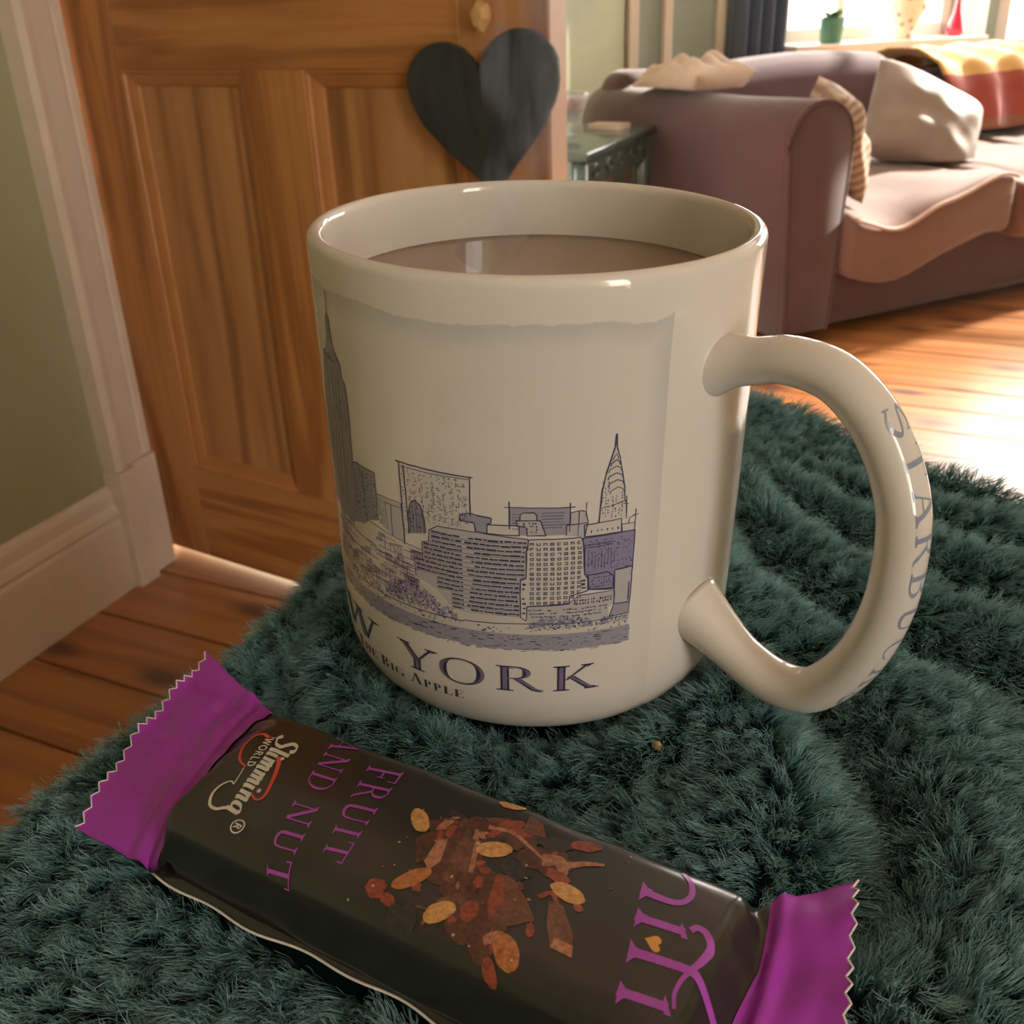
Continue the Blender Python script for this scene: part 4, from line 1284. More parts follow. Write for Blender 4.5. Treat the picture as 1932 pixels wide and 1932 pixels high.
# spired tower with stacked arches
L_ = [(12.8, 52.3), (13.0, 55.6), (13.3, 58.7), (14.1, 61.9), (14.7, 63.5), (15.5, 65.6), (16.0, 66.9), (16.2, 69.5), (16.5, 66.8), (17.1, 65.3), (18.0, 62.3), (18.8, 58.9), (19.0, 56.3), (19.6, 55.4), (19.7, 52.3)]
poly(L_, PALE, 0); outline(L_, 0.26, close=False)
for k, (y, xl, xr) in enumerate(((65.2, 15.5, 17.0), (64.0, 15.1, 17.4), (62.8, 14.7, 17.8), (61.4, 14.5, 18.2), (60.0, 14.7, 18.5), (58.6, 15.2, 18.6))):
    m_ = (xl + xr) / 2 + 0.3
    stroke([(xl, y - 0.7), (xl + 0.3, y - 0.1), (m_, y + 0.5), (xr - 0.2, y), (xr, y - 0.6)], 0.22)
windows(13.2, 15.2, 53.2, 60.6, 3, 12, 0.2, 0.3, 0.75); windows(15.6, 18.8, 53.0, 58.0, 4, 10, 0.2, 0.34, 0.75)
stroke([(15.5, 55.4), (18.9, 56.1)], 0.2); stroke([(13.0, 55.2), (15.2, 55.3)], 0.16); stroke([(19.5, 57), (19.6, 53.5)], 0.2); stroke([(18.6, 55.5), (20.2, 55.3)], 0.15)
# low terraces
P_ = [(6.0, 35.6), (8.5, 37.2), (17.3, 37.3), (17.5, 34.2), (16.1, 33.7), (16.2, 31.0), (-4.2, 31.0), (-4.2, 35.1)]
poly(P_, MID, 1.7e-5); outline(P_[:4], 0.2, close=False); stroke([(-4.2, 35.1), (6.2, 35.5)], 0.26)
windows(7, 17, 35.0, 36.4, 14, 2, 0.28, 0.45, 0.9); windows(-3.8, 15.8, 32.4, 34.6, 26, 3, 0.5, 0.24, 0.75)
Q_ = [(17.5, 34.2), (21.8, 33.9), (21.7, 31.4), (16.4, 31.4)]
poly(Q_, LAV, 2e-5); outline(Q_, 0.2)
T_ = [(-74, 45), (-68.6, 45), (-60, 43.5), (-52.2, 44.7), (-48.6, 46.3), (-39.4, 44.9), (-31.0, 44.4), (-33.4, 41.0), (-34.0, 36.9), (-28, 36.6), (-23.6, 34), (-5.0, 33), (22, 32), (21.7, 28.6), (-20, 28.6), (-40, 28.6), (-60, 28.2), (-72, 28.0)]
poly(T_, PALE, -0.4e-5)
for k in range(120):
    x = rs.uniform(-71, -34); y = rs.uniform(30.6, 42.5 if x < -50 else 43)
    w_ = rs.uniform(1.0, 4.2); h_ = rs.uniform(0.7, 2.2)
    poly([(x, y), (x + w_ * DEG, y), (x + w_ * DEG, y + h_), (x, y + h_)], rs.choice((MID, MID, PALE, LAV)), 0.4e-5)
    stroke([(x, y + h_), (x + w_ * DEG, y + h_)], 0.16, lift=2e-5)
    if rs.random() < 0.6: stroke([(x, y), (x, y + h_)], 0.15, lift=2e-5)
    if rs.random() < 0.7: windows(x, x + w_ * DEG, y, y + h_, max(2, int(w_ * 1.6)), max(1, int(h_ * 1.3)), 0.25, 0.3, 0.6)
for (xa, ya, xb, yb) in ((-68, 42.2, -47, 40.8), (-66, 38.4, -46.5, 37.9), (-50, 46, -31, 44.2), (-46, 41.5, -33.6, 41.3), (-46, 40.3, -33.8, 40.0), (-47, 39.2, -34, 38.7), (-66, 33.2, -44, 33.4)):
    stroke([(xa, ya), (xb, yb)], 0.2, lift=2.4e-5)
def tree(x0, x1, y0, y1, n_):
    for k in range(n_):
        x = rs.uniform(x0, x1); t = (x - x0) / (x1 - x0)
        y = y0 + (y1 - y0) * rs.random() * (0.35 + 0.65 * math.sin(PI * t) ** 0.6)
        dash(x, y, rs.uniform(0.2, 0.6), rs.uniform(0.2, 0.6), rs.choice((GREY, VIO, VIO, NAVY, LAV)), 2.8e-5)
tree(-44.5, -26.5, 30.9, 36.0, 420); tree(-27, -22, 30.4, 33, 80); tree(-3.5, 12, 30.1, 32.6, 240); tree(13, 21.5, 30, 31.6, 70); tree(-62, -46, 30.2, 32.8, 120)
# quay and river
stroke([(-66, 30.2), (-44, 30.3), (-20, 30.4)], 0.24, lift=3.4e-5); stroke([(-20, 30.6), (-4, 31.2), (21.7, 30.9)], 0.22, lift=3.4e-5)
for k in range(200): dash(rs.uniform(-68, 21.5), rs.uniform(28.9, 30.3), rs.uniform(0.2, 0.7), rs.uniform(0.15, 0.4), rs.choice((NAVY, GREY, PALE, PALE)), 3e-5)
river = [(x, 28.6 + rs.uniform(-.15, .15)) for x in np.linspace(-70, 22.2, 50)] + [(x, 25.1 + rs.uniform(-.25, .25) + (1.2 if x < -55 else 0)) for x in np.linspace(22.0, -68, 60)]
for i in range(49):
    xa, xb = -70 + 92.2 * i / 49, -70 + 92.2 * (i + 1) / 49
    poly([(xa, 25.0 + rs.uniform(-.22, .22)), (xb, 25.0 + rs.uniform(-.22, .22)), (xb, 28.7), (xa, 28.7)], LAV, 0.6e-5)
    for k in range(9):
        dash(rs.uniform(xa, xb), rs.uniform(24.7, 28.6), rs.uniform(0.4, 1.6), rs.uniform(0.10, 0.24), rs.choice((NAVY, GREY, GREY, VIO)), 2.4e-5)
sky.build('skyline_print', INK, mug, mug_surf, 0.00006, [x for x in np.arange(-76, 26, 1.5)])

# ---- lettering round the foot of the mug
txt = Decal()
def place(quads, f, mi=0, lift=0.0): txt.add(quads, f, mi, lift)
def word(chs, lift=0.0, mi=0):
    for ch, x0, x1 in chs:
        q, w = glyph(ch, 0.17)
        place(q, lambda px, py, x0=x0, x1=x1, w=w: (x0 + (x1 - x0) * px / w, 15.1 + 6.0 * py), mi, lift)
        q, w = glyph(ch, 0.085, 0.012, 0.02)
        if ch != 'O':
            q = [k for k in q if max(p[0] for p in k) - min(p[0] for p in k) < 0.75]
        place(q, lambda px, py, x0=x0, x1=x1, w=w: (x0 + (x1 - x0) * (px + (0.0 if True else 0)) / w, 15.1 + 6.0 * (0.06 + 0.88 * py)), 2, 2.5e-5)
word([('N', -104.0, -90.5), ('E', -88.0, -77.0), ('W', -73.5, -49.8), ('Y', -41.5, -28.7), ('O', -28.2, -15.0), ('R', -12.6, -0.4), ('K', 2.0, 14.2)])
q, w = text_quads('THE BIG APPLE', 0.23, 0.13, 0.78)
place(q, lambda px, py: (-63.5 + 42.3 * px / w, 11.3 + 2.55 * py), 1)
txt.build('city_lettering', [ink('ink_letter', (0.050, 0.040, 0.085)), ink('ink_small_letter', (0.065, 0.062, 0.065)), ink('ink_letter_core', (0.17, 0.145, 0.215))], mug, mug_surf, 0.00009, [x for x in np.arange(-106, 20, 1.5)])
# hollow centre of the big letters: violet tint laid over the thick strokes
ht = Decal()
def htxt(s, s0, pitch, hgt):
    for i, ch in enumerate(s):
        q, w = glyph(ch, 0.15)
        ht.add(q, lambda px, py, i=i, w=w: (s0 + i * pitch + px / w * pitch * 0.80, 3.3e-3 - hgt * py), 0)
# reading down the outer face, letter tops towards the far side
S_START = 0.0
best = 1e9
for i, (r_, z_) in enumerate(HP):
    d_ = math.hypot(r_ - 0.0733, z_ - 0.0738)
    if d_ < best: best, S_START = d_, HLEN[i]
htxt('STARBUCKS', S_START - 0.0012, 0.00672, 0.0046)
ht.build('handle_lettering', [ink('ink_handle', (0.27, 0.28, 0.36))], handle, handle_surf, 0.00006, list(np.arange(0.02, 0.12, 0.001)), list(np.arange(-0.0045, 0.0046, 0.0006)))

# ---- tea with milk in the mug
tea, nt, b = new_mat('milky_tea')
b.inputs['Base Color'].default_value = (0.285, 0.195, 0.14, 1); b.inputs['Roughness'].default_value = 0.06
b.inputs['Specular IOR Level'].default_value = 0.45
CL = 0.0845
rc_ = mug_r(CL) - TW - 0.0001
tp = [(0, CL - 0.004), (rc_ - 0.002, CL - 0.004), (rc_ - 0.0002, CL - 0.002), (rc_ + 0.0000, CL + 0.0006), (rc_ - 0.0008, CL + 0.0001), (rc_ - 0.002, CL), (0, CL)]
drink = lathe('milky_drink', tp, 128, tea)
drink.matrix_world = mug.matrix_world.copy()
tag(drink, 'milky brown hot drink filling the city skyline mug', 'drink')
# ================================================================== FUR BLANKET
BZ = 0.7388                      # backing height of the flat top; the pile stands on it
OUTL = [(-0.0745, 0.2180), (-0.0640, 0.2440), (-0.0575, 0.2690), (-0.030, 0.315), (0.025, 0.358), (0.080, 0.372), (0.112, 0.352), (0.138, 0.305), (0.160, 0.281), (0.205, 0.24), (0.275, 0.15),
        (0.32, 0.0), (0.33, -0.2), (0.28, -0.36), (0.1, -0.42), (-0.1, -0.40), (-0.19, -0.3), (-0.19, -0.1), (-0.168, 0.03), (-0.127, 0.125), (-0.1090, 0.152), (-0.1000, 0.1738), (-0.0890, 0.1940)]
CEN = np.array((0.06, 0.06))
_o = np.array(OUTL) - CEN
_ang = np.arctan2(_o[:, 1], _o[:, 0]); _rad = np.hypot(_o[:, 0], _o[:, 1])
_ord = np.argsort(_ang); _ang = _ang[_ord]; _rad = _rad[_ord]
_ang = np.concatenate([_ang - 2 * PI, _ang, _ang + 2 * PI]); _rad = np.tile(_rad, 3)
def edge_r(phi):
    return np.interp(phi, _ang, _rad)
PIV = np.array((0.076, 0.335))
MUGC = np.array((0.0046, 0.2090))
def sstep(x, a, b_):
    t = np.clip((x - a) / (b_ - a), 0, 1); return t * t * (3 - 2 * t)
_nz = np.random.default_rng(3)
_waves = [(_nz.uniform(15, 60), _nz.uniform(0, 2 * PI), _nz.uniform(0, 6.28)) for _ in range(14)]
def lumps(x, y):
    s = 0
    for k, d, p in _waves:
        s = s + np.sin(k * (x * np.cos(d) + y * np.sin(d)) + p) * (18 / k)
    return s / 14
def top_z(x, y):
    """relief of the blanket top: gathered folds fanning out behind and beside the mug"""
    dx, dy = x - PIV[0], y - PIV[1]
    rho = np.hypot(dx, dy)
    al = np.degrees(np.arctan2(dx, -dy))
    al2 = al + 9 * np.sin(rho * 26) + 4 * lumps(x * 1.7, y * 1.7) * 4
    ph = (al2 + 14) / 16.0
    ridge = np.abs(np.sin(PI * ph)) ** 0.75
    win = sstep(al, -26, -8) * (1 - sstep(al, 112, 135)) * sstep(rho, 0.012, 0.06)
    z = 0.0150 * (ridge - 0.62) * win
    z = z + 0.0016 * lumps(x, y)
    # ridge at the far side behind the handle
    z = z + 0.010 * np.exp(-(((x - 0.085) / 0.030) ** 2 + ((y - 0.345) / 0.022) ** 2))
    # shoulder to the right drops a little
    z = z - 0.020 * sstep(x, 0.135, 0.24) * sstep(y, 0.05, 0.2)
    # pressed under the mug and the bar
    dm = np.hypot(x - MUGC[0], y - MUGC[1])
    z = z * sstep(dm, 0.040, 0.062) - 0.0012 * (1 - sstep(dm, 0.040, 0.055))
    th = np.degrees(np.arctan2(x - MUGC[0], MUGC[1] - y))
    z = z + 0.0068 * np.exp(-((dm - 0.0480) / 0.0070) ** 2) * (1 - 0.95 * np.exp(-((th + 4) / 17.0) ** 2))
    bl = (x + 0.0162) * 0.845 + (y - 0.1219) * -0.535; bw = (x + 0.0162) * -0.535 + (y - 0.1219) * -0.845
    inb = (1 - sstep(np.abs(bl), 0.062, 0.085)) * (1 - sstep(np.abs(bw), 0.017, 0.028))
    z = z * (1 - inb) + inb * 0.0005
    return z
RE = 0.020
def blanket_pt(phi, s):
    """s = arc length from the centre (m)"""
    Rr = edge_r(phi)
    flat = Rr - RE
    x = np.cos(phi); y = np.sin(phi)
    a = np.clip((s - flat) / RE, 0, PI / 2)
    over = np.clip(s - flat - RE * PI / 2, 0, None)
    r = np.where(s < flat, s, flat + RE * np.sin(a))
    fold = 0.016 * np.sin(phi * 17 + 1.0) * sstep(over, 0.0, 0.25) + 0.010 * np.sin(phi * 31) * sstep(over, 0.02, 0.2)
    r = r + fold + 0.06 * over
    z = BZ - RE * (1 - np.cos(a)) - over
    X, Y = CEN[0] + r * x, CEN[1] + r * y
    z = z + top_z(X, Y) * (1 - sstep(a, 0.5, 1.5))
    return X, Y, z
NPH, = (300,)
phis = np.linspace(0, 2 * PI, NPH, endpoint=False)
verts = []
rings = []
tvals = np.concatenate([np.linspace(0.02, 1, 70), np.linspace(1.03, 1.5, 12), np.linspace(1.6, 3.0, 24)])
HANG = 0.705
for t in tvals:
    Rr = edge_r(phis) - RE
    if t <= 1: s = Rr * t
    elif t <= 1.5: s = Rr + (t - 1) / 0.5 * RE * PI / 2
    else: s = Rr + RE * PI / 2 + (t - 1.5) / 1.5 * HANG
    X, Y, Z = blanket_pt(phis, s)
    verts.append(np.stack([X, Y, Z], 1))
cz0 = float(BZ + top_z(np.array([CEN[0]]), np.array([CEN[1]]))[0])
V = np.concatenate([np.array([[CEN[0], CEN[1], cz0]])] + verts)
V[:, 2] = np.maximum(V[:, 2], 0.004)
faces = []
for i in range(NPH):
    faces.append((0, 1 + i, 1 + (i + 1) % NPH))
for k in range(len(tvals) - 1):
    o0 = 1 + k * NPH; o1 = o0 + NPH
    for i in range(NPH):
        j = (i + 1) % NPH
        faces.append((o0 + i, o1 + i, o1 + j, o0 + j))
furm, nt, b = new_mat('teal_plush_backing')
b.inputs['Base Color'].default_value = (0.006, 0.022, 0.021, 1); b.inputs['Roughness'].default_value = 0.95
b.inputs['Specular IOR Level'].default_value = 0.05
blanket = empty('plush_blanket', (CEN[0], CEN[1], 0))
tag(blanket, 'dark teal plush fur blanket heaped in gathered folds under the mug', 'blanket')
V[:, 0] -= CEN[0]; V[:, 1] -= CEN[1]
backing = link('backing', pymesh('backing', V, faces), furm, blanket, True)

# ---- the pile: fine strands combed and clumped into tufts
hair, nt, b = new_mat('teal_plush_pile')
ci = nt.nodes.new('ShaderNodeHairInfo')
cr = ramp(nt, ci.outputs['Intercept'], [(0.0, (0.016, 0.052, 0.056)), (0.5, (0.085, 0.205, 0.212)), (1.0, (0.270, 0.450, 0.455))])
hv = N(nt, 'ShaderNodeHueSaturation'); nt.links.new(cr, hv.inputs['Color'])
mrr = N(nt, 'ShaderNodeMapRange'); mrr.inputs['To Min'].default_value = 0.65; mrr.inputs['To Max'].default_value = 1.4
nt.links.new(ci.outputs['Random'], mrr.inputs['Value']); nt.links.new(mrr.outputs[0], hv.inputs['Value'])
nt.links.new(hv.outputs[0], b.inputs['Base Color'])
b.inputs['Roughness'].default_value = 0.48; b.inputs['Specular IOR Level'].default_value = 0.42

rg = np.random.default_rng(21)
def sample(n, keep):
    out = []
    tot = 0
    while tot < n:
        m_ = n
        x = rg.uniform(-0.22, 0.36, m_); y = rg.uniform(-0.45, 0.42, m_)
        dxx, dyy = x - CEN[0], y - CEN[1]
        phi = np.arctan2(dyy, dxx); r = np.hypot(dxx, dyy)
        ok = (r < edge_r(phi) - RE) & keep(x, y)
        p = np.stack([phi[ok], r[ok]], 1)
        out.append(p); tot += len(p)
    return np.concatenate(out)[:n]
near = lambda x, y: (y > 0.062) & (x > -0.13) & (x < 0.20)
P1 = sample(400000, near)
P2 = sample(40000, lambda x, y: ~((y > 0.062) & (x > -0.13) & (x < 0.20)))
# rounded edge in view, then the hanging sides
n3 = 110000
ph3 = rg.uniform(math.radians(8), math.radians(188), n3)
s3 = edge_r(ph3) - RE + rg.uniform(0, 1, n3) * (RE * PI / 2 + 0.03)
P3 = np.stack([ph3, s3], 1)
n4 = 70000
ph4 = rg.uniform(0, 2 * PI, n4)
s4 = edge_r(ph4) - RE + rg.uniform(0, 1, n4) ** 1.3 * (RE * PI / 2 + HANG * 0.97)
P4 = np.stack([ph4, s4], 1)
PP = np.concatenate([P1, P2, P3, P4])
dense = np.concatenate([np.ones(len(P1)), np.zeros(len(P2)), np.ones(len(P3)), np.zeros(len(P4))])
phi, s = PP[:, 0], PP[:, 1]
def surf3(phi, s):
    X, Y, Z = blanket_pt(phi, s); return np.stack([X, Y, np.maximum(Z, 0.006)], 1)
Rt = surf3(phi, s)
e = 0.0006
t_s = surf3(phi, s + e) - Rt
t_p = surf3(phi + e / np.maximum(s, 0.02), s) - Rt
nr = np.cross(t_s, t_p); nr /= np.linalg.norm(nr, axis=1)[:, None] + 1e-12
nr = np.where(nr[:, 2:3] < -0.05, -nr, nr)
fx, fy = Rt[:, 0], Rt[:, 1]
# keep the strands from standing inside the mug and under the bar
dm = np.hypot(fx - MUGC[0], fy - MUGC[1])
bl_ = (fx + 0.0162) * 0.845 + (fy - 0.1219) * -0.535; bw_ = (fx + 0.0162) * -0.535 + (fy - 0.1219) * -0.845
onbar = (np.abs(bl_) < 0.052) & (np.abs(bw_) < 0.0145)
keep = ~((dm < 0.0345) | onbar)
Rt, nr, fx, fy, dm, dense, bl_, bw_ = [a_[keep] for a_ in (Rt, nr, fx, fy, dm, dense, bl_, bw_)]
M_ = len(Rt)
# comb direction: swept towards the viewer and sideways, turning with the folds
cd = 0.9 * np.sin(fx * 17 + 0.8) + 0.7 * np.sin(fy * 21 + fx * 9)
az = math.radians(205) + cd * 0.55
az = np.where(fx > 0.05, math.radians(118) + 0.45 * np.sin(fy * 30 + fx * 22), az)
comb = np.stack([np.sin(az), np.cos(az), np.zeros(M_)], 1)
# clumps on a jittered grid
cell = 0.0024
gx, gy, gz = np.floor(Rt[:, 0] / cell + 0.35 * np.sin(Rt[:, 1] * 800)), np.floor(Rt[:, 1] / cell + 0.35 * np.sin(Rt[:, 0] * 760)), np.floor(Rt[:, 2] / (cell * 1.5))
def hsh(a_, b_, c_, k):
    v_ = np.sin(a_ * 127.1 + b_ * 311.7 + c_ * 74.7 + k * 19.19) * 43758.5453
    return v_ - np.floor(v_)
ccx = (gx + 0.2 + 0.6 * hsh(gx, gy, gz, 1)) * cell - cell * 0.35 * np.sin(Rt[:, 1] * 800)
ccy = (gy + 0.2 + 0.6 * hsh(gx, gy, gz, 2)) * cell - cell * 0.35 * np.sin(Rt[:, 0] * 760)
toC = np.stack([ccx - Rt[:, 0], ccy - Rt[:, 1], np.zeros(M_)], 1)
toC = np.clip(toC, -0.003, 0.003)
cl_len = 0.72 + 0.55 * hsh(gx, gy, gz, 3)
cl_dir = np.stack([hsh(gx, gy, gz, 4) - 0.5, hsh(gx, gy, gz, 5) - 0.5, 0.5 * (hsh(gx, gy, gz, 6) - 0.5)], 1)
ln = 0.0058 * cl_len * rg.uniform(0.75, 1.2, M_)
hangw = 1 - np.clip(nr[:, 2], 0, 1)
lean = 0.62
dirv = nr * 0.75 + comb * lean * (1 - hangw)[:, None] + cl_dir * 0.95 + rg.normal(0, 0.16, (M_, 3)) + np.array([0, 0, -0.55]) * hangw[:, None]
dirv /= np.linalg.norm(dirv, axis=1)[:, None]
# push away from the mug wall
away = np.stack([fx - MUGC[0], fy - MUGC[1], np.zeros(M_)], 1) / dm[:, None]
K = 5
pts = np.zeros((M_, K, 3))
for k in range(K):
    t = k / (K - 1)
    bend = nr * (0.35 * (1 - t)) + dirv * (0.65 + 0.35 * t)
    p = Rt + bend * (ln * t)[:, None] + toC * (0.80 * t ** 1.2) * (0.9)
    p[:, 2] -= 0.0012 * t * t * hangw
    curl = 0.00035 * t
    p += curl * np.stack([np.sin(t * 9 + gx * 1.3 + rg.uniform(0, .8, M_)), np.cos(t * 8 + gy * 1.7), np.zeros(M_)], 1)
    # keep outside the mug
    ddx, ddy = p[:, 0] - MUGC[0] - 0.0229 * (p[:, 2] - 0.745), p[:, 1] - MUGC[1]
    rr_ = np.hypot(ddx, ddy)
    hz = np.clip(p[:, 2] - 0.7448, 0, 0.0145)
    lim = np.where(p[:, 2] < 0.7448, 0.031, 0.0339 + 0.0097 * np.sqrt(np.clip(1 - ((0.0145 - hz) / 0.0140) ** 2, 0, 1))) + 0.0004
    push = np.clip(lim - rr_, 0, None) * (p[:, 2] > 0.7430)
    p[:, 0] += ddx / np.maximum(rr_, 1e-6) * push; p[:, 1] += ddy / np.maximum(rr_, 1e-6) * push
    # keep below the bar
    l2 = (p[:, 0] + 0.0162) * 0.845 + (p[:, 1] - 0.1219) * -0.535; w2 = (p[:, 0] + 0.0162) * -0.535 + (p[:, 1] - 0.1219) * -0.845
    ib = (l2 > -0.082) & (l2 < 0.080) & (np.abs(w2) < 0.0175 + 0.010 * (np.abs(l2) > 0.048))
    p[:, 2] = np.where(ib, np.minimum(p[:, 2], 0.7462), p[:, 2])
    pts[:, k] = p
pts[:, :, 0] -= CEN[0]; pts[:, :, 1] -= CEN[1]
hc_ = bpy.data.hair_curves.new('fur_pile')
hc_.add_curves([K] * M_)
hc_.attributes['position'].data.foreach_set('vector', pts.reshape(-1).astype(np.float32))
ra_ = hc_.attributes.get('radius') or hc_.attributes.new('radius', 'FLOAT', 'POINT')
prof_r = np.array([0.000065, 0.000065, 0.00006, 0.00005, 0.00002])
wide = np.where(dense > 0.5, 1.0, 2.4)
ra_.data.foreach_set('value', (wide[:, None] * prof_r[None, :]).reshape(-1).astype(np.float32))
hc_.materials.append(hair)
fur = bpy.data.objects.new('fur_pile', hc_); COL.objects.link(fur)
fur.parent = blanket
fur['kind'] = 'stuff'
# ================================================================== CHOCOLATE BAR IN ITS WRAPPER
BAR_C = Vector((-0.0162, 0.1219, 0.7462))
bar = empty('snack_bar', BAR_C)
LX = Vector((0.845, -0.535, 0)).normalized(); WX = Vector((-0.535, -0.845, 0)).normalized(); UX = Vector((0, 0, 1))
tag(bar, 'fruit and nut snack bar in a black wrapper with purple crimped ends', 'snack bar')
BA, BH, BR = 0.0162, 0.0172, 0.0055
def sec(w):
    """w: signed perimeter distance from the middle of the top -> (across, up)"""
    sg = 1 if w >= 0 else -1
    w = abs(w)
    c1 = BA - BR; c2 = c1 + BR * PI / 2; c3 = c2 + (BH - 2 * BR * 0.6) - BR * 0.4
    if w < c1: return sg * w, BH + 0.0006 * math.cos(w / c1 * PI / 2)
    if w < c2:
        t = (w - c1) / BR; return sg * (c1 + BR * math.sin(t)), BH - BR + BR * math.cos(t)
    if w < c3: return sg * BA, BH - BR - (w - c2)
    zb = BH - BR - (c3 - c2)
    t = (w - c3)
    k = min(t / 0.004, 1.0)
    if t < 0.004: return sg * (BA - 0.003 * k * k), zb * (1 - k)
    return sg * max(0.0, BA - 0.003 - (t - 0.004)), 0.0
c1 = BA - BR; c2 = c1 + BR * PI / 2; c3 = c2 + (BH - 2 * BR * 0.6) - BR * 0.4
WTOT = c3 + 0.004 + BA - 0.003
# inner seam curves of the two crimped ends: (along, across, up)
def seam(end, q):
    """q -1..1 from back to front; where the film closes flat"""
    s_ = (q + 1) / 2
    if end < 0:
        K_ = (0.0, 0.25, 0.5, 0.8, 1.0)
        return Vector((float(np.interp(s_, K_, (-0.0535, -0.0505, -0.0478, -0.0458, -0.0466))), float(np.interp(s_, K_, (-0.0190, -0.0095, 0.0004, 0.0117, 0.0176))), float(np.interp(s_, K_, (0.0105, 0.0122, 0.0122, 0.0100, 0.0022)))))
    K_ = (0.0, 0.3, 0.65, 1.0)
    return Vector((float(np.interp(s_, K_, (0.0512, 0.0535, 0.0535, 0.0540))), float(np.interp(s_, K_, (-0.0172, -0.0064, 0.0060, 0.0185))), float(np.interp(s_, K_, (0.0140, 0.0112, 0.0085, 0.0040)))))
PINCH = {-1: (0.0400, 0.0110), 1: (0.0470, 0.0058)}
LMIN, LMAX = -0.0510, 0.0528
def wrap(l, w):
    """point of the film in bar axes (along, across, up)"""
    y, z = sec(w)
    full = Vector((l, y, z))
    full.z += 0.00035 * noise.noise(Vector((l * 90, w * 90, 0.3))) + 0.0006 * math.sin(l * 40)
    for end in (-1, 1):
        le = abs(l) - PINCH[end][0]
        if l * end > 0 and le > 0:
            t = min(le / PINCH[end][1], 1.0)
            k = t * t * (3 - 2 * t)
            half = abs(w) / WTOT
            q = max(-1.0, min(1.0, (1 if w >= 0 else -1) * min(1.0, half * 2 if half < 0.5 else (1 - half) * 2)))
            sp = seam(end, q)
            top = 0.0004 if half < 0.5 else -0.0004
            sp = Vector((sp.x, sp.y, sp.z + top))
            # keep the middle high for a while: shoulders of the bar inside the film
            full = Vector((full.x + (sp.x - end * (PINCH[end][0] + PINCH[end][1])) * k, full.y + (sp.y - full.y) * k, full.z + (sp.z - full.z) * k))
            full.z += 0.0004 * math.sin(w * 900 + 1) * t * (1 - t) * 2
    return full
def bar_surf(l, w, off):
    l /= 1000; w /= 1000
    p = wrap(l, w)
    if off:
        e_ = 0.0003
        n_ = (wrap(l + e_, w) - wrap(l - e_, w)).cross(wrap(l, w + e_) - wrap(l, w - e_))
        if n_.z > 0 and False: n_ = -n_
        n_.normalize()
        # outward: away from the bar's core
        core = Vector((p.x, 0, 0.007))
        if n_.dot(p - core) < 0: n_ = -n_
        p = p + n_ * off
    return LX * p.x + WX * p.y + UX * p.z
film, nt, b = new_mat('black_foil_film')
b.inputs['Base Color'].default_value = (0.020, 0.017, 0.015, 1); b.inputs['Roughness'].default_value = 0.24
b.inputs['Specular IOR Level'].default_value = 0.75
v = coords(nt, (60, 60, 60)); n = N(nt, 'ShaderNodeTexNoise', Scale=1.0, Detail=3.0); nt.links.new(v, n.inputs['Vector']); add_bump(nt, b, n.outputs['Fac'], 0.06, 0.002)
purple, nt, b = new_mat('purple_foil')
b.inputs['Base Color'].default_value = (0.36, 0.030, 0.42, 1); b.inputs['Roughness'].default_value = 0.32; b.inputs['Specular IOR Level'].default_value = 0.5
v = coords(nt, (110, 110, 110)); n = N(nt, 'ShaderNodeTexNoise', Scale=1.0, Detail=3.0); nt.links.new(v, n.inputs['Vector']); add_bump(nt, b, n.outputs['Fac'], 0.15, 0.002)
edgem = plain('cut_film_edge', (0.75, 0.68, 0.72), 0.6)
# body
NL, NW = 150, 96
verts, faces = [], []
for i in range(NL + 1):
    l = LMIN + (LMAX - LMIN) * i / NL
    for k in range(NW):
        w = -WTOT + 2 * WTOT * k / NW
        p = wrap(l, w)
        verts.append(LX * p.x + WX * p.y + UX * p.z)
for i in range(NL):
    for k in range(NW):
        j = (k + 1) % NW
        faces.append((i * NW + k, i * NW + j, (i + 1) * NW + j, (i + 1) * NW + k))
me = pymesh('wrapper', verts, faces)
bm = bmesh.new(); bm.from_mesh(me); bmesh.ops.recalc_face_normals(bm, faces=bm.faces[:]); bm.to_mesh(me); bm.free()
link('wrapper', me, film, bar, True)

